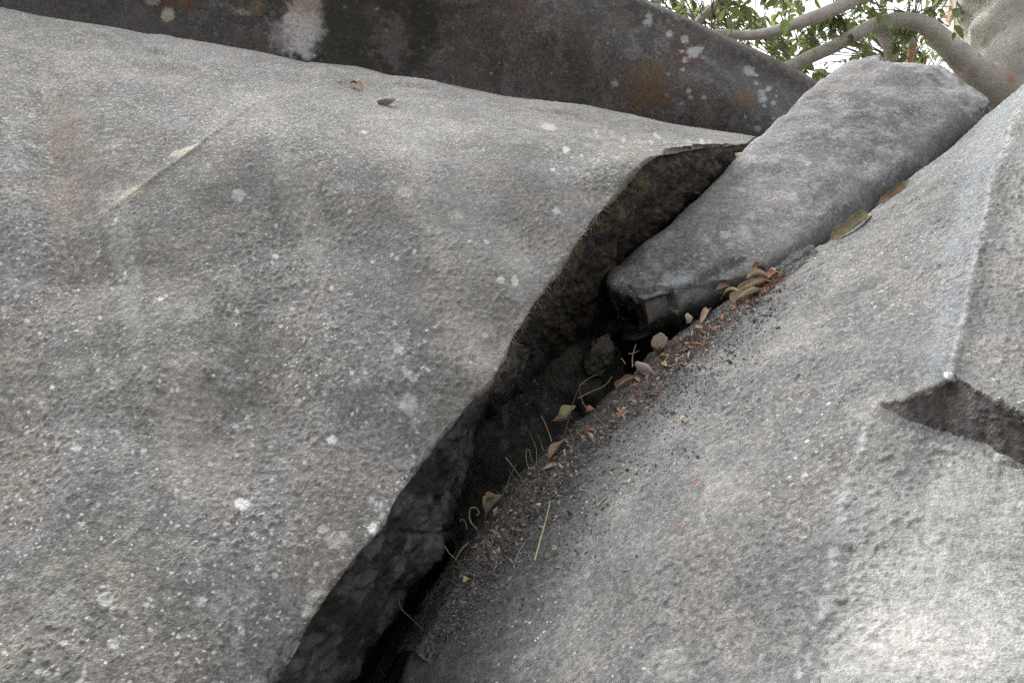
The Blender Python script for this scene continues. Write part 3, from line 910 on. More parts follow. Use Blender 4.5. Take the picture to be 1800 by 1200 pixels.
# ------------------------------------------------------------------ pebbles
def pebble(px, py, w, h, seed, colr, label, cat='stone', rot=(0, 0, 0), dep=None, lift=.3):
    hp = hit(px, py)
    c, n = (P(px, py, dep), UP) if dep else hp
    dd = float((c - CAM) @ FWD)
    sz = (w / F * dd / 2, min(w, h) / F * dd / 2 * 1.1, h / F * dd / 2)
    c = c + n * sz[1] * lift
    M = MT('pebble'); co = M.n('TexCoord').outputs['Object']
    cc = M.mix(M.noise(co, 60, 5, .6), tuple(x * .55 for x in colr), tuple(min(.8, x * 1.35) for x in colr))
    M.bsdf(cc, .8, M.noise(co, 220, 4, .6), .5, .003)
    v, q = blob(c, sz, seed, rot=rot, n=30, facets=12, flat=.72, rough=.09, fine=.0006, f_fine=300)
    vv, b = rebase(v)
    o = link('stone', mesh_from('stone', vv, q), M.m); o.location = b
    return tag(o, label, cat)


pebble(1160, 607, 30, 33, 15, (.22, .185, .135), 'rounded tan stone lying under the end of the wedged slab', rot=(.2, .3, .1), dep=1.735)
pebble(1137, 652, 46, 24, 6, (.34, .29, .285), 'oblong pinkish grey stone lying on the soil beside the tan stone', rot=(0, .75, 0))
pebble(1217, 566, 16, 26, 8, (.34, .36, .31), 'small pale greenish stone at the lower edge of the wedged slab', rot=(0, .2, 0))
pebble(678, 184, 32, 16, 9, (.42, .41, .38), 'small pale stone lying on top of the huge left boulder', rot=(0, -.3, 0), lift=.8)
pebble(596, 146, 12, 7, 12, (.40, .37, .30), 'tiny beige pebble on the crest of the huge left boulder near the fallen leaf')

# ------------------------------------------------------------------ dry leaves


def leaf_mat(name, a, b):
    M = MT(name)
    co = M.n('TexCoord').outputs['Object']
    c = M.mix(M.ramp(M.noise(co, 45, 4, .6), .35, .65), a, b)
    c = M.mix(M.ramp(M.noise(co, 160, 3, .6), .6, .72, 0, .6), c, tuple(x * .35 for x in a))
    M.bsdf(c, .7, M.noise(co, 300, 3), .3, .001, .25)
    return M.m


LM = {'tan': leaf_mat('dry_leaf_tan', (.30, .25, .165), (.41, .35, .25)), 'olive': leaf_mat('dry_leaf_olive', (.24, .21, .12), (.33, .295, .19)), 'brown': leaf_mat('dry_leaf_brown', (.20, .14, .09), (.30, .22, .155)),
      'dark': leaf_mat('dry_leaf_dark', (.13, .07, .045), (.20, .12, .08)), 'red': leaf_mat('dry_leaf_red', (.26, .105, .07), (.36, .19, .14)), 'yellow': leaf_mat('dry_leaf_yellow', (.36, .27, .13), (.46, .37, .21))}


def dry_leaf(a, b, width, curl, matk, label, twist=.3, bow=.15, lift=.006, d0=None, d1=None, group=None, roll=0.0, stem=.12, name='dry_leaf', blunt=.8):
    """a dead leaf from picture point a (stalk) to b (tip), curled across by `curl` radians"""
    def pt(q, dq):
        if dq:
            h = hit(*q)
            if h is not None: dq = min(dq, float((h[0] - CAM) @ FWD) - .012)
            return P(q[0], q[1], dq), None
        h = hit(*q, lift=lift)
        return h
    A, nA = pt(a, d0); B, nB = pt(b, d1)
    if nA is not None and nB is not None and np.linalg.norm(B - A) > .05 * max(1, math.hypot(a[0] - b[0], a[1] - b[1]) / 20):
        B = A + (P(b[0], b[1], 1.) - P(a[0], a[1], 1.)) * float((A - CAM) @ FWD)
    n = nA if nA is not None else (nB if nB is not None else UP - .5 * FWD)
    if nA is not None and nB is not None: n = nA + nB
    ax = B - A; Ln = np.linalg.norm(ax); ax /= Ln
    n = n - ax * (n @ ax); n /= np.linalg.norm(n)
    side = np.cross(ax, n)
    if roll:
        n, side = n * math.cos(roll) + side * math.sin(roll), side * math.cos(roll) - n * math.sin(roll)
    nu, nv = 22, 11
    wpx = width / F * float(((A + B) / 2 - CAM) @ FWD)
    u = np.linspace(0, 1, nu); v = np.linspace(-1, 1, nv)
    U, V = np.meshgrid(u, v, indexing='ij')
    prof = np.clip(np.sin(np.pi * np.clip((U - stem) / (1 - stem), 0, 1) ** .85), 0, 1) ** blunt
    prof = np.maximum(prof, .03)
    s_ = V * prof                                    # across, in half widths
    flatw = wpx / 2 * (curl / max(1e-3, math.sin(min(curl, 1.5)))) if curl > .05 else wpx / 2
    rad = flatw / max(curl, .05)
    ang = s_ * max(curl, .05) + twist * (U - .5) + .12 * np.sin(7 * U + width)
    seed = a[0] * .37
    wav = .05 * wpx * np.sin(9 * U + 3 * V + seed) * np.abs(V)
    X = side * (rad * np.sin(ang))[..., None]
    H = rad * (1 - np.cos(ang)) + wav + Ln * bow * np.sin(np.pi * U) + .04 * wpx * perlin(np.stack([U * 5 + seed, V * 3, U * 0], -1)) - .06 * wpx * np.exp(-(V / .14) ** 2) * prof
    v3 = A + ax * (U * Ln)[..., None] + X + n * H[..., None]
    th = .0006
    nn = np.cross(np.gradient(v3, axis=0), np.gradient(v3, axis=1)); nn /= np.linalg.norm(nn, axis=-1)[..., None] + 1e-9
    v2 = np.concatenate([(v3 + nn * th / 2).reshape(-1, 3), (v3 - nn * th / 2).reshape(-1, 3)])
    g = np.arange(nu * nv).reshape(nu, nv)
    q1 = np.stack([g[:-1, :-1], g[1:, :-1], g[1:, 1:], g[:-1, 1:]], -1).reshape(-1, 4)
    q2 = q1[:, ::-1] + nu * nv
    rim = np.concatenate([g[0, :], g[1:, -1], g[-1, -2::-1], g[-2:0:-1, 0]]); r2 = np.roll(rim, -1)
    q3 = np.stack([rim, r2, r2 + nu * nv, rim + nu * nv], -1)
    vv, base = rebase(v2)
    o = link(name, mesh_from(name, vv, np.concatenate([q1, q2, q3])), LM[matk]); o.location = base
    return tag(o, label, 'leaf', group)


G = 'dry leaves caught in the crack'
dry_leaf((1452, 430), (1526, 374), 18, 2.1, 'olive', 'curled olive leaf with a rolled edge, upper end of the litter line', d0=2.02, d1=2.10, bow=.05, group=G, roll=.5, blunt=.5)
dry_leaf((1540, 362), (1598, 316), 12, 1.8, 'brown', 'pinkish brown leaf standing in the gap, highest of the fallen leaves', d0=2.13, d1=2.19, bow=-.05, group=G, roll=.6)
dry_leaf((1288, 531), (1336, 510), 17, 2.4, 'tan', 'tightly rolled pale tan leaf lowest in the leaf pile', d0=1.84, d1=1.87, bow=.02, group=G, stem=-.15, blunt=.35)
dry_leaf((1300, 516), (1344, 496), 15, 2.2, 'tan', 'narrow tan leaf on the leaf pile just above the tightly rolled one', d0=1.86, d1=1.88, group=G, stem=-.1, blunt=.4, bow=.05)
dry_leaf((1266, 527), (1308, 514), 15, 1.3, 'olive', 'brownish olive leaf arched over at the left end of the leaf pile', d0=1.88, d1=1.90, bow=.22, group=G)
dry_leaf((1252, 515), (1290, 509), 14, 1.0, 'dark', 'dark shaded leaf against the slab beside the leaf pile', d0=1.95, d1=1.96, bow=.2, group=G)
dry_leaf((1314, 489), (1352, 488), 16, 1.8, 'tan', 'short folded tan leaf at the top of the leaf pile', d0=1.87, d1=1.88, group=G, stem=-.1, blunt=.45)
dry_leaf((1322, 504), (1356, 494), 18, 1.4, 'tan', 'crumpled pale leaf in the middle of the leaf pile', d0=1.86, d1=1.88, group=G, blunt=.5, bow=.12)
dry_leaf((1318, 479), (1346, 476), 15, 1.6, 'dark', 'small dark reddish curl on top of the leaf pile', d0=1.90, d1=1.90, group=G, bow=.3)
dry_leaf((1340, 496), (1374, 478), 13, 1.2, 'red', 'small red leaf scrap at the right end of the leaf pile', d0=1.87, d1=1.89, group=G)
dry_leaf((1352, 488), (1364, 472), 8, 1.2, 'tan', 'thin pale stalk of a leaf sticking up from the right end of the leaf pile', d0=1.88, d1=1.90, group=G)
dry_leaf((1316, 527), (1332, 514), 13, .9, 'red', 'red leaf scrap lying under the tightly rolled tan leaf', group=G)
dry_leaf((1232, 570), (1248, 547), 11, 1.3, 'brown', 'narrow brown leaf shard standing below the slab end', d0=1.83, d1=1.83, group=G, stem=.02)
dry_leaf((1211, 568), (1207, 550), 12, 1.0, 'tan', 'short broad tan leaf shard propped beside the greenish pebble', d0=1.83, d1=1.84, group=G, stem=-.1)
dry_leaf((1084, 682), (1116, 663), 12, 2.4, 'brown', 'rolled brown leaf like a quill beside the pinkish stone', d0=1.665, d1=1.68, group=G, stem=-.15, bow=.02, blunt=.3)
dry_leaf((1155, 629), (1176, 624), 11, .9, 'olive', 'green tinged leaf lying in front of the tan stone', d0=1.735, d1=1.74, group=G, bow=.1)
dry_leaf((1164, 641), (1176, 647), 10, .5, 'yellow', 'small yellow leaf scrap below the tan stone', group=G)
dry_leaf((982, 746), (1010, 712), 24, .9, 'olive', 'broad pale olive leaf standing upright behind the grass stalks', d0=1.68, d1=1.70, group=G)
dry_leaf((963, 812), (996, 772), 20, .9, 'brown', 'smooth brown leaf lying at the lip of the crack', d0=1.615, d1=1.63, group=G, roll=-.5, bow=.1)
dry_leaf((850, 907), (882, 866), 26, .9, 'olive', 'large yellowish leaf hanging in the crack beside the curly root', d0=1.585, d1=1.60, group=G)
dry_leaf((852, 880), (870, 868), 18, .9, 'brown', 'brown leaf overlapping the large yellowish leaf', d0=1.57, d1=1.575, group=G)
dry_leaf((968, 742), (1000, 738), 12, 1.2, 'dark', 'dark brown twisted leaf under the broad pale olive leaf', d0=1.66, d1=1.67, group=G)
dry_leaf((1030, 724), (1046, 718), 14, 1.0, 'red', 'rust red crumpled leaf below the grey rock in the crack', d0=1.665, d1=1.67, group=G)
dry_leaf((973, 972), (984, 966), 13, .6, 'brown', 'small square brown leaf lying alone on the right boulder near the straw stalk', group=G)
dry_leaf((812, 1023), (824, 1015), 12, .5, 'yellow', 'orange scrap of leaf lowest in the crack', d0=1.46, d1=1.465, group=G)
dry_leaf((1222, 860), (1240, 846), 7, 1.0, 'red', 'thin reddish curl lying alone on the bare right boulder', group=G)
dry_leaf((1193, 936), (1203, 926), 7, .9, 'red', 'tiny red curl lying below the other on the bare right boulder', group=G)
dry_leaf((1196, 744), (1208, 736), 7, .6, 'yellow', 'tiny yellow scrap lying alone on the upper right boulder', group=G)
dry_leaf((612, 150), (640, 160), 12, 1.0, 'brown', 'small brown leaf in a hollow on top of the huge left boulder', group=None)
dry_leaf((1294, 278), (1302, 268), 8, .6, 'yellow', 'yellowish leaf scrap where the left boulder meets the slab', d0=2.46, d1=2.47)
dry_leaf((1714, 188), (1726, 198), 6, .6, 'brown', 'thin brown leaf at the foot of the tree behind the slab', d0=2.78, d1=2.79)


rf = np.random.default_rng(77)
used_l = set()
for k in range(110):
    t = rf.uniform(3.2, 14.6); kk = int(t); q = LINE[kk] * (1 - t + kk) + LINE[kk + 1] * (t - kk)
    w = np.interp(t, [3, 8, 15], [34, 22, 7])
    e = abs(rf.normal()) * .6
    x, y = q[0] + .76 * w * e + rf.normal(0, 3), q[1] + .65 * w * e + rf.normal(0, 3)
    an = rf.uniform(0, math.pi); ln = rf.uniform(6, 15)
    mk_ = ['tan', 'brown', 'brown', 'red', 'dark', 'tan', 'red'][rf.integers(7)]
    seg = ['beside the straw stalk', 'under the dead stalks', 'below the grey rock', 'around the pinkish stone', 'between the tan stone and the leaf pile', 'in the leaf pile', 'above the leaf pile'][int(np.searchsorted([5.5, 7, 8, 10, 12.3, 14.2], t))]
    if (mk_, seg) in used_l: continue
    used_l.add((mk_, seg))
    dry_leaf((x, y), (x + ln * math.cos(an), y - ln * math.sin(an) * .6), rf.uniform(4, 8), rf.uniform(.5, 1.9), mk_,
             'small %s curled leaf fragment lying %s' % ({'dark': 'dark brown', 'red': 'reddish'}.get(mk_, mk_), seg), lift=rf.uniform(.001, .005), group='leaf fragments in the litter strip', stem=rf.uniform(-.1, .1), blunt=rf.uniform(.3, .9), roll=rf.normal(0, .5))

# ------------------------------------------------------------------ twigs, stalks and roots
def tube(pts, r0, r1, sides=6, sub=6):
    pts = np.asarray(pts, float)
    t = knots(pts[:, None], 0, False)
    s = np.concatenate([np.linspace(t[k], t[k + 1], sub, endpoint=False) for k in range(len(t) - 1)] + [[t[-1]]])
    c = cr_axis(pts, t, s, 0)
    tg = np.gradient(c, axis=0); tg /= np.linalg.norm(tg, axis=1)[:, None] + 1e-9
    ref = np.array([.3, .8, .5]); 
    s1 = np.cross(tg, ref); s1 /= np.linalg.norm(s1, axis=1)[:, None] + 1e-9
    s2 = np.cross(tg, s1)
    rad = np.interp(np.linspace(0, 1, len(c)), [0, 1], [r0, r1]) if np.isscalar(r0) and np.isscalar(r1) else r0
    an = np.linspace(0, 2 * math.pi, sides, endpoint=False)
    v = c[:, None] + rad[:, None, None] * (np.cos(an)[None, :, None] * s1[:, None] + np.sin(an)[None, :, None] * s2[:, None])
    a = np.arange(v.shape[0] * sides).reshape(v.shape[0], sides); b = np.concatenate([a, a[:, :1]], 1)
    q = np.stack([b[:-1, :-1], b[:-1, 1:], b[1:, 1:], b[1:, :-1]], -1).reshape(-1, 4)
    return v.reshape(-1, 3), q, c


def plain_mat(name, a, b, sc=80, rough=.8):
    M = MT(name); co = M.n('TexCoord').outputs['Object']
    M.bsdf(M.mix(M.noise(co, sc, 4, .6), a, b), rough, M.noise(co, sc * 4, 3), .3, .001)
    return M.m


STRAW = plain_mat('straw', (.34, .30, .17), (.50, .45, .29))
TWIG = plain_mat('twig', (.12, .10, .075), (.26, .22, .17))
ROOT = plain_mat('root', (.20, .18, .13), (.33, .30, .22))
DARKT = plain_mat('dark_twig', (.055, .05, .04), (.13, .11, .09))


def twig(pts, w, mat, name, label, cat, group, taper=.5):
    qs = []
    for q in pts:
        h = hit(q[0], q[1])
        dq = q[2] if h is None else min(q[2], float((h[0] - CAM) @ FWD) - .003)
        qs.append(P(q[0], q[1], dq))
    pts = qs
    dd = float((pts[0] - CAM) @ FWD)
    r = w / F * dd / 2
    v, q, c = tube(pts, r, r * taper)
    v = v + .25 * r * perlin(v * 300)[:, None]
    vv, b = rebase(v)
    o = link(name, mesh_from(name, vv, q), mat); o.location = b
    return tag(o, label, cat, group)


GS = 'dead stalks and twigs in the crack'
for pts, w, m, nm, lb, ct in [
    ([(940, 985, 1.47), (951, 945, 1.475), (962, 905, 1.49), (967, 880, 1.505)], 4.5, STRAW, 'grass_stalk', 'pale straw stalk lying alone on the right boulder below the crack', 'grass'),
    ([(903, 998, 1.462), (912, 970, 1.47), (924, 952, 1.482)], 2.2, STRAW, 'grass_stalk', 'thin pale straw lying just left of the straw stalk', 'grass'),
    ([(800, 985, 1.50), (812, 965, 1.50), (826, 952, 1.51), (839, 944, 1.52), (838, 930, 1.53), (828, 918, 1.535), (825, 905, 1.54), (827, 893, 1.54), (836, 892, 1.54), (842, 900, 1.535), (838, 906, 1.53)], 4.5, ROOT, 'curly_root', 'pale curling root rising out of the dark crack', 'root'),
    ([(821, 930, 1.55), (818, 918, 1.55), (812, 912, 1.55), (809, 916, 1.545)], 2.6, ROOT, 'curly_root', 'small curled tendril left of the pale curling root', 'root'),
    ([(854, 965, 1.49), (852, 925, 1.515), (855, 868, 1.56)], 2.2, DARKT, 'twig', 'thin dark upright twig in front of the large yellowish leaf', 'twig'),
    ([(896, 905, 1.51), (893, 885, 1.53), (897, 852, 1.56)], 2.0, DARKT, 'twig', 'short dark twig right of the large yellowish leaf', 'twig'),
    ([(889, 868, 1.60), (895, 842, 1.615), (902, 826, 1.63), (908, 815, 1.64)], 3.0, TWIG, 'twig', 'bent twig rising from the tip of the large yellowish leaf', 'twig'),
    ([(889, 804, 1.64), (905, 824, 1.62), (922, 850, 1.59)], 2.0, STRAW, 'grass_stalk', 'pale stalk slanting down left of the two grass blades', 'grass'),
    ([(936, 838, 1.60), (926, 812, 1.615), (925, 792, 1.63), (930, 790, 1.63), (936, 812, 1.62)], 1.8, STRAW, 'grass_stalk', 'thin grass stalk folded over into a narrow loop', 'grass'),
    ([(943, 820, 1.61), (942, 785, 1.635), (934, 768, 1.65), (931, 759, 1.655)], 2.0, TWIG, 'grass_stalk', 'curved grey stalk with a hooked top', 'grass'),
    ([(955, 790, 1.63), (950, 775, 1.64), (944, 762, 1.65)], 1.5, TWIG, 'grass_stalk', 'fine grey stalk beside the one with a hooked top', 'grass'),
    ([(970, 776, 1.64), (964, 758, 1.65), (952, 730, 1.665)], 1.8, STRAW, 'grass_stalk', 'straight pale stalk leaning left below the broad olive leaf', 'grass'),
    ([(962, 802, 1.62), (955, 790, 1.63), (951, 783, 1.635)], 1.6, STRAW, 'grass_stalk', 'short pale stalk at the tip of the smooth brown leaf', 'grass'),
    ([(990, 770, 1.635), (1000, 735, 1.655), (1010, 700, 1.68), (1022, 675, 1.70)], 2.2, DARKT, 'twig', 'long dark twig crossing the broad olive leaf', 'twig'),
    ([(1015, 700, 1.69), (1040, 688, 1.70), (1062, 678, 1.71), (1076, 662, 1.73)], 2.4, TWIG, 'twig', 'grey twig arching along the edge of the right boulder', 'twig'),
    ([(1018, 678, 1.70), (1035, 665, 1.72), (1050, 658, 1.74)], 1.8, TWIG, 'twig', 'thin forked twig in front of the grey rock', 'twig'),
    ([(1030, 718, 1.68), (1022, 700, 1.69), (1017, 680, 1.70)], 1.8, TWIG, 'twig', 'brown side twig below the thin forked twig', 'twig'),
    ([(1112, 645, 1.77), (1112, 625, 1.79), (1118, 605, 1.80)], 2.8, ROOT, 'twig', 'upright pale twig with side prongs under the slab', 'twig'),
    ([(1105, 622, 1.79), (1113, 621, 1.788), (1123, 616, 1.79)], 2.2, ROOT, 'twig', 'short prong lying across the upright pale twig', 'twig'),
    ([(1092, 630, 1.77), (1096, 634, 1.765), (1100, 640, 1.76)], 1.6, STRAW, 'twig', 'tiny pale splinter left of the upright pale twig', 'twig'),
    ([(1112, 662, 1.73), (1120, 650, 1.74), (1124, 642, 1.75)], 1.5, TWIG, 'twig', 'fine grey twig just left of the pinkish stone', 'twig'),
    ([(1183, 598, 1.775), (1192, 592, 1.782), (1204, 587, 1.79)], 3.4, TWIG, 'twig', 'short thick grey twig right of the tan stone', 'twig'),
    ([(781, 958, 1.53), (790, 972, 1.515), (805, 985, 1.50), (815, 992, 1.495)], 1.9, STRAW, 'twig', 'thin straw left of the pale curling root', 'twig'),
    ([(700, 1052, 1.45), (706, 1070, 1.44), (722, 1085, 1.43), (745, 1108, 1.41)], 1.8, ROOT, 'twig', 'lone thin root thread low in the black crack', 'root'),
    ([(752, 1115, 1.42), (750, 1075, 1.44), (751, 1035, 1.47)], 1.8, DARKT, 'twig', 'faint upright dark twig low in the crack', 'twig'),
    ([(765, 1040, 1.46), (775, 1025, 1.47), (785, 1012, 1.48)], 1.6, TWIG, 'twig', 'short slanting twig left of the orange leaf scrap', 'twig'),
    ([(862, 962, 1.485), (866, 952, 1.49), (863, 940, 1.50)], 2.6, ROOT, 'twig', 'short pale root stub under the large yellowish leaf', 'root'),
    ([(1050, 890, 1.42), (1058, 880, 1.43), (1068, 870, 1.44)], 2.2, STRAW, 'twig', 'pale splinter lying on the bare middle of the right boulder', 'twig'),
    ([(929, 975, 1.455), (938, 990, 1.445), (944, 975, 1.455)], 1.6, ROOT, 'curly_root', 'tiny green looped root at the foot of the straw stalk', 'root'),
    ([(880, 930, 1.49), (890, 945, 1.485), (900, 955, 1.48)], 1.6, ROOT, 'twig', 'thin olive twig between the dark twig and the straw stalk', 'twig'),
    ([(1036, 882, 1.44), (1042, 872, 1.45), (1047, 868, 1.455)], 1.4, TWIG, 'twig', 'fine grey bristle beside the pale splinter', 'twig'),
]:
    twig(pts, w, m, nm, lb, ct, GS)


# ------------------------------------------------------------------ crumbs of soil, bark and red husks along the crack: nobody could count them
def scatter(name, n, gen, size, palette, label, seed, cat, elong=1.6):
    r_ = np.random.default_rng(seed)
    oc = np.array([(1, 0, 0), (-1, 0, 0), (0, 1, 0), (0, -1, 0), (0, 0, 1), (0, 0, -1)], float)
    of = np.array([(0, 2, 4), (2, 1, 4), (1, 3, 4), (3, 0, 4), (2, 0, 5), (1, 2, 5), (3, 1, 5), (0, 3, 5)])
    V, Q, C = [], [], []
    k = 0
    while k < n:
        x, y = gen(r_)
        h = hit(x, y, ok)
        k += 1
        if h is None: continue
        c, nn = h
        s = size * r_.lognormal(0, .45)
        ax = r_.normal(size=(3, 3)); q_, _ = np.linalg.qr(ax)
        sc = np.array([elong * r_.uniform(.7, 1.5), 1, r_.uniform(.35, .8)]) * s
        v = ((oc + r_.normal(0, .18, oc.shape)) * sc) @ q_.T + c + nn * s * .25
        Q.append(of + 6 * len(V)); V.append(v)
        cc = palette[r_.integers(len(palette))]
        C.append(np.tile(np.array([*(np.array(cc) * r_.uniform(.7, 1.3)), 1.0]), (6, 1)))
    V = np.concatenate(V); vv, b = rebase(V)
    me = mesh_from(name, vv, np.concatenate(Q), smooth=False)
    col_attr(me, np.concatenate(C))
    M = MT(name); at = M.n('Attribute', attribute_name='tint'); M.bsdf(at.outputs['Color'], .85)
    o = link(name, me, M.m); o.location = b
    return tag(o, label, cat, kind='stuff')


ok = [right.name, soil_o.name]

def near_line(sx, sy, lo=0., hi=1., bias=(18, 12)):
    def g(r_):
        t = r_.uniform(lo, hi) * (len(LINE) - 1); k = min(int(t), len(LINE) - 2); f = t - k
        q = LINE[k] * (1 - f) + LINE[k + 1] * f
        wd = np.interp(t / (len(LINE) - 1), [0, .3, .7, 1], [1.2, 1.5, 1, .35])
        e = abs(r_.normal()) * wd
        return q[0] + bias[0] * .3 + sx * e * .75 + r_.normal(0, 8), q[1] + sy * e * .65 + r_.normal(0, 8)
    return g


scatter('soil_crumbs', 9500, near_line(44, 44, .05, .9), .0012, [(.09, .09, .092), (.13, .13, .135), (.19, .19, .19), (.25, .245, .24), (.12, .105, .095), (.16, .16, .165)], 'grey crumbs of soil and grit strewn along the crack', 5, 'soil')
scatter('bark_flakes', 1500, near_line(20, 20, .15, .95), .0021, [(.25, .20, .15), (.32, .27, .21), (.18, .12, .085), (.36, .31, .26), (.15, .11, .09), (.12, .10, .09)], 'small tan flakes of bark and leaf scattered along the crack', 6, 'litter', 2.2)
scatter('red_husks', 230, near_line(16, 14, .45, .93, (4, 3)), .0021, [(.22, .09, .06), (.29, .14, .10), (.18, .075, .055), (.32, .19, .145)], 'small red husks gathered along the crack', 8, 'litter', 2.4)


def pile(r_):
    return 1350 + r_.normal(0, 18), 488 + r_.normal(0, 8)


scatter('red_husks', 70, lambda r_: (1345 + r_.normal(0, 22), 495 - .6 * r_.normal(0, 12)), .0024, [(.34, .12, .08), (.42, .20, .15), (.27, .09, .06)], 'red husks heaped at the right end of the leaf pile', 9, 'litter', 2.4)

gv, gq_, gc = [], [], 0
rg_ = np.random.default_rng(15)
for k in range(150):
    t = rg_.uniform(1.5, 10.5); kk = int(t); q = LINE[kk] * (1 - t + kk) + LINE[kk + 1] * (t - kk)
    h = hit(q[0] + rg_.normal(8, 9), q[1] + rg_.normal(6, 9), [soil_o.name])
    if h is None: continue
    b0 = h[0]; ln = rg_.lognormal(math.log(.024), .4)
    dr = np.array([rg_.normal(-.2, .55), rg_.normal(0, .4), rg_.uniform(.15, 1.0)]); dr /= np.linalg.norm(dr)
    bend = rg_.normal(0, .35, 3); bend[2] -= .3
    v, q, _ = tube([b0 - dr * .003, b0 + dr * ln * .5, b0 + (dr + bend * .5) * ln * .85, b0 + (dr * .8 + bend) * ln], .0007, .0003, 3, 3)
    gq_.append(q + gc); gv.append(v); gc += len(v)
gv = np.concatenate(gv); vv, b0 = rebase(gv)
o = link('dry_grass', mesh_from('dry_grass', vv, np.concatenate(gq_)), plain_mat('dry_grass', (.10, .085, .055), (.26, .22, .15), 30)); o.location = b0
tag(o, 'fine dead grass and rootlets growing from the soil in the crack', 'grass', kind='stuff')

# fringe of rootlets along the overhanging lip, and a tuft under it
hv, hq = [], []
cnt = 0
rr = np.random.default_rng(3)
LN = left_net
jj = np.argmin(np.abs(LN.cj[0] - (EDGE + .6)))
cand = [i for i in range(LN.p.shape[0]) if 300 < LN.qy[i, jj] < 660 and 870 < LN.qx[i, jj] < 1190]
for k in range(620):
    i = cand[rr.integers(len(cand))]
    j = jj + rr.integers(-4, 10)
    base = LN.p[i, min(j, LN.p.shape[1] - 1)]
    ln = rr.lognormal(math.log(.009), .45)
    dirn = UP * rr.normal(-.3, .5) + RT * rr.normal(.35, .5) - FWD * rr.uniform(.0, .6)
    dirn /= np.linalg.norm(dirn)
    b2 = base + dirn * ln * .5 + rr.normal(0, .0015, 3); b3 = base + dirn * ln + rr.normal(0, .003, 3) - UP * .002
    v, q, _ = tube([base - dirn * .002, b2, b3], .0006, .0003, 3, 2)
    hq.append(q + cnt); hv.append(v); cnt += len(v)
hv = np.concatenate(hv)
fr_o = link('rootlets', mesh_from('rootlets', hv - np.array(left.location), np.concatenate(hq)), plain_mat('rootlets', (.12, .085, .055), (.26, .20, .14)), left)
tag(fr_o, 'brown rootlets fringing the overhanging lip', kind='stuff')

# ------------------------------------------------------------------ tree
tree = bpy.data.objects.new('tree', None); col.objects.link(tree)
TB = np.array([P(1905, 200, 5.6)[0], P(1905, 200, 5.6)[1], 0.0])
tree.location = TB
tag(tree, 'big pale-barked tree leaning over the rocks with spreading branches and green leaves', 'tree')
bm = MT('bark')
bco = bm.n('TexCoord').outputs['Object']
bc = bm.mix(bm.ramp(bm.noise(bco, 5, 6, .6, .5), .35, .65), (.36, .345, .31), (.52, .50, .46))
bc = bm.mix(bm.ramp(bm.noise(bco, 22, 5, .65), .55, .7, 0, .5), bc, (.20, .17, .12))
bc = bm.mix(bm.ramp(bm.noise(bco, 2.2, 4, .6), .56, .68, 0, .75), bc, (.40, .22, .11))
bmp = bm.n('Mapping'); bm.t.links.new(bco, bmp.inputs[0]); bmp.inputs['Scale'].default_value = (1, 1, 6)
rings = bm.noise(bmp.outputs[0], 7, 5, .7, 1.2)
bc = bm.mix(bm.ramp(rings, .55, .68, 0, .35), bc, (.23, .20, .16))
bc = bm.mix(bm.ramp(bm.noise(bco, 9, 3, .5), .62, .7, 0, .6), bc, (.62, .62, .58))
bm.bsdf(bc, .85, bm.math('MULTIPLY_ADD', rings, 1.2, bm.noise(bco, 40, 6, .65)), .6, .006, .2)


def limb(name, pts, r0, r1, sides=20, sub=14, parent=tree, rough=.13):
    v, q, c = tube(pts, r0, r1, sides, sub)
    cc = np.repeat(c, sides, 0)
    v = cc + (v - cc) * (1 + rough * fbm(v, 5, 4, .6))[:, None]
    o = link(name, mesh_from(name, v - TB, q), bm.m, parent)
    return o


tr = np.array([TB + (.1, .1, -.1), TB + (.06, .05, .6), TB + (0, 0, 1.5), TB + (-.02, 0, 2.4), TB + (-.02, 0, 3.2), TB + (-.05, 0, 4.2), TB + (-.1, .1, 5.2), TB + (-.2, .2, 6.6)])
trunk_r = np.interp(np.linspace(0, 1, 14 * 7 + 1), [0, .1, .3, .5, .7, 1], [1.0, .82, .74, .72, .70, .5])
limb('trunk', tr, trunk_r, None, 40)
TX = 5.5
br = [
    ([(1800, 200, 5.5), (1728, 140, 5.35), (1676, 90, 5.25), (1624, 44, 5.2), (1550, 40, 5.2), (1465, 82, 5.2), (1390, 116, 5.25), (1310, 155, 5.3), (1200, 200, 5.5), (1050, 230, 5.8)], ([.18, .115, .076, .056, .046, .043, .040, .042, .036, .03], None)),
    ([(1900, -260, 5.6), (1760, -170, 5.4), (1600, -60, 5.2), (1490, 5, 5.0), (1400, 42, 5.0), (1330, 62, 5.1), (1250, 60, 5.2), (1170, 75, 5.3)], (.06, .018)),
    ([(1600, -60, 5.2), (1450, -110, 5.4), (1310, -60, 5.5), (1262, 5, 5.6), (1225, 42, 5.7), (1180, 110, 5.8)], (.045, .02)),
    ([(1540, 42, 5.2), (1560, 75, 5.5), (1568, 120, 5.8), (1566, 180, 6.0)], (.05, .03)),
    ([(1600, 30, 5.3), (1604, 80, 5.7), (1596, 130, 6.0), (1598, 190, 6.2)], (.035, .02)),
    ([(1900, -420, 5.6), (1750, -520, 6.2), (1500, -560, 6.8), (1200, -520, 7.2), (800, -560, 7.5)], (.24, .04)),
    ([(1930, -300, 5.6), (2100, -420, 6.2), (2350, -480, 7.0), (2700, -500, 7.5)], (.22, .05))]
cl_pts = []
for pts, (a, b) in br:
    w = np.array([P(*q) for q in pts])
    if b is None:
        a = np.interp(np.linspace(0, len(w) - 1, 8 * (len(w) - 1) + 1), np.arange(len(w)), a)
    limb('branch', w, a, b, 16, 8)
    for k in range(len(w) - 1):
        for f in np.linspace(0, 1, 5): cl_pts.append(w[k] * (1 - f) + w[k + 1] * f)

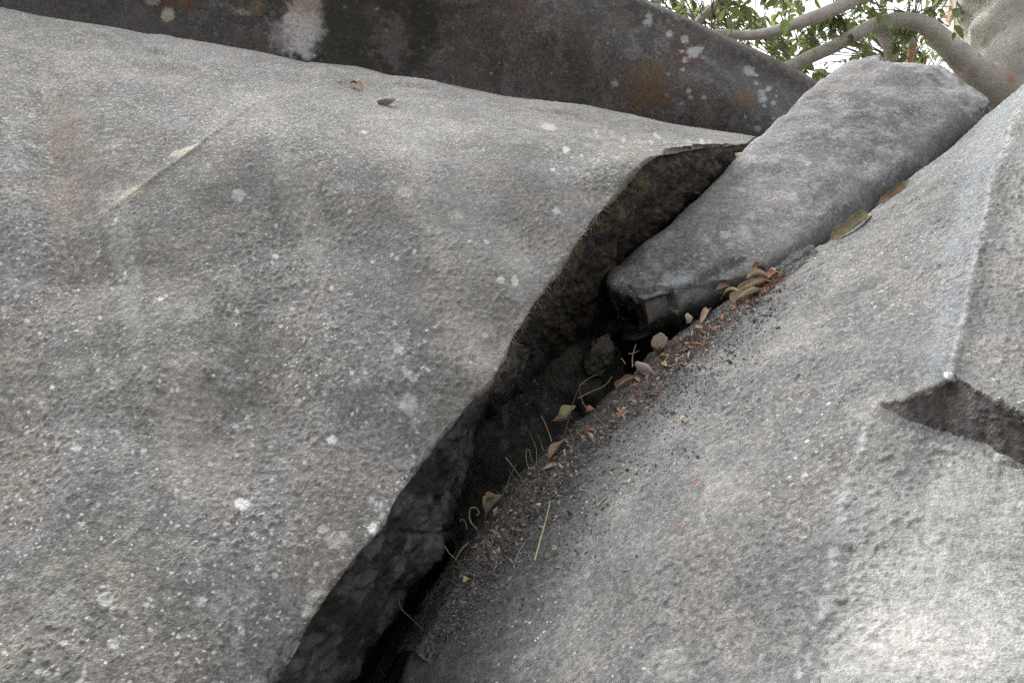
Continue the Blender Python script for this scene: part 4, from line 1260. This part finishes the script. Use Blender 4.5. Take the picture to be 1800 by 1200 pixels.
# leaves: sprays hanging off the limbs; the largest in view are parts, the rest one mass
lm = MT('leaf')
lco = lm.n('TexCoord').outputs['Object']
oi = lm.n('ObjectInfo')
at = lm.n('Attribute', attribute_name='tint')
lc = lm.mix(lm.noise(lco, 1.6, 3), (.06, .095, .04), (.12, .15, .06))
lb = lm.n('BsdfPrincipled'); lm.t.links.new(lc, lb.inputs['Base Color']); lb.inputs['Roughness'].default_value = .45
lt = lm.n('BsdfTranslucent'); lm.t.links.new(lm.mix(.5, lc, (.30, .36, .12)), lt.inputs['Color'])
lx_ = lm.n('MixShader'); lx_.inputs[0].default_value = .5
lm.t.links.new(lb.outputs[0], lx_.inputs[1]); lm.t.links.new(lt.outputs[0], lx_.inputs[2]); lm.t.links.new(lx_.outputs[0], lm.out.inputs[0])
# one leaf: pointed oval, folded along its midrib
lu = np.linspace(0, 1, 6)
lv = []
for u_ in lu:
    w_ = .24 * math.sin(math.pi * u_ ** .8) ** .9 + (.008 if u_ in (0, 1) else 0)
    lv += [(u_, -w_, .08 * w_ / .24 - .12 * u_ * u_), (u_, 0, -.12 * u_ * u_), (u_, w_, .08 * w_ / .24 - .12 * u_ * u_)]
lv = np.array(lv)
lq = np.array([(3 * k + c, 3 * k + c + 1, 3 * k + c + 4, 3 * k + c + 3) for k in range(5) for c in range(2)])
leaf_me = mesh_from('leaf', lv, lq); leaf_me.materials.append(lm.m)

rt = np.random.default_rng(21)
pos, rot, siz = [], [], []


CLP = np.array(cl_pts)
tw_v, tw_q, tw_n = [], [], 0


def add_spray(c, n, spread):
    """a few forking twigs that hang from the nearest limb, with leaves along their outer part"""
    global tw_n
    near_ = CLP[np.argmin(np.linalg.norm(CLP - c, axis=1))]
    if np.linalg.norm(near_ - c) > 1.3: near_ = c + (near_ - c) / np.linalg.norm(near_ - c) * 1.3
    for f in range(3):
        tip = c + rt.normal(0, spread * 1.35, 3) - np.array([0, 0, .05])
        midp = near_ * .45 + c * .55 + rt.normal(0, .05, 3) + np.array([0, 0, .06])
        v, q, cc = tube([near_, midp, c * .5 + tip * .5 + rt.normal(0, .02, 3), tip], .0045, .0018, 4, 5)
        tw_v.append(v); tw_q.append(q + tw_n); tw_n += len(v)
        for k in range(max(2, n // 3)):
            t = rt.uniform(.45, 1.0); q0 = cc[min(len(cc) - 1, int(t * (len(cc) - 1) + .5))]
            az = rt.uniform(0, 2 * math.pi)
            dirn = np.array([math.cos(az), math.sin(az), rt.normal(-.55, .45)]) + .5 * (tip - c) / (np.linalg.norm(tip - c) + 1e-6); dirn /= np.linalg.norm(dirn)
            up = np.array([0, 0, 1.]) + rt.normal(0, .55, 3)
            sd_ = np.cross(up, dirn); sd_ /= np.linalg.norm(sd_); up = np.cross(dirn, sd_)
            pos.append(q0 + rt.normal(0, .012, 3)); rot.append(np.stack([dirn, sd_, up], 1)); siz.append(rt.lognormal(math.log(.075), .28))


# sprays seen over the boulders (positions in the crown volume), then the rest of the crown
view = [(1150, 10, 5.9), (1180, -10, 6.0), (1210, 15, 5.6), (1240, 35, 5.9), (1180, 35, 6.4), (1230, 60, 6.2), (1270, 45, 5.6), (1300, 20, 5.4), (1250, -20, 5.7), (1330, 45, 5.5), (1300, 75, 5.9), (1320, 95, 6.1), (1290, 100, 6.3),
        (1345, 80, 5.8), (1360, 50, 5.4), (1350, 105, 6.0), (1380, 20, 5.2), (1400, 55, 5.6), (1420, 30, 5.3), (1330, 120, 6.2), (1380, 95, 5.9), (1440, 60, 5.5), (1460, 40, 5.3), (1470, 20, 5.6), (1500, 40, 5.8), (1450, 90, 5.9),
        (1500, 15, 5.2), (1530, 60, 5.7), (1545, 10, 5.3), (1560, 70, 5.8), (1590, 60, 5.9), (1570, 20, 5.4), (1610, 20, 5.4), (1600, 85, 6.1), (1560, 95, 6.2), (1625, 5, 5.5), (1640, -10, 5.6), (1480, -5, 5.6), (1420, -5, 6.0), (1350, 0, 6.2),
        (1430, 120, 6.3), (1410, 105, 6.0), (1640, 80, 6.4), (1655, 95, 6.6), (1310, 55, 6.5), (1275, 80, 6.6), (1390, 70, 6.4), (1230, 5, 6.6), (1170, 55, 6.8), (1140, -15, 6.5), (1440, 20, 6.6), (1510, 75, 6.4), (1655, 10, 6.0), (1290, -5, 6.2)]
for q in view:
    add_spray(P(*q), int(rt.integers(20, 34)), .14)
n_view = len(pos)
for k in range(150):
    c = cl_pts[rt.integers(len(cl_pts))] + np.array([rt.normal(0, .7), rt.normal(.6, .6), abs(rt.normal(.3, .6))])
    x, y, dp = proj(c)
    if dp < 4.6 or (1050 < x < 1750 and -20 < y < 300): continue
    add_spray(c, 36, .24)
for k in range(60):      # high crown
    c = TB + np.array([rt.normal(-1, 2.2), rt.normal(1.2, 1.3), rt.uniform(5.2, 8.0)])
    if proj(c)[2] < 4.6: continue
    add_spray(c, 40, .3)
pos = np.array(pos); rot = np.array(rot); siz = np.array(siz)
X, Y, Dp = proj(pos)
vis = (X > 1110) & (X < 1710) & (Y > -5) & (Y < 165) & (Y > np.interp(X, [1110, 1440, 1500, 1640, 1720], [0, 150, 105, 100, 100]) - 150) & (Y < np.interp(X, [1110, 1200, 1300, 1440, 1500, 1640, 1720], [-5, 28, 75, 150, 104, 100, 110]))
rank = np.where(vis, siz / Dp, 0)
big = np.argsort(-rank)[:300]
sel = np.zeros(len(pos), bool); sel[big] = True; sel &= vis
from mathutils import Matrix
for k in np.nonzero(sel)[0]:
    o = bpy.data.objects.new('leaf', leaf_me); col.objects.link(o); o.parent = tree
    m = np.eye(4); m[:3, :3] = rot[k] * siz[k]; m[:3, 3] = pos[k] - TB
    o.matrix_local = Matrix(m.tolist())
rest = np.nonzero(~sel)[0]
V = (lv[None] * siz[rest][:, None, None]) @ np.transpose(rot[rest], (0, 2, 1)) + pos[rest][:, None] - TB
Q = (lq[None] + (np.arange(len(rest)) * len(lv))[:, None, None]).reshape(-1, 4)
crown = link('crown', mesh_from('crown', V.reshape(-1, 3), Q), lm.m, tree)
crown['kind'] = 'stuff'
tw = link('twigs', mesh_from('twigs', np.concatenate(tw_v) - TB, np.concatenate(tw_q)), plain_mat('twig_bark', (.10, .085, .06), (.20, .17, .13), 20), tree)
tw['kind'] = 'stuff'
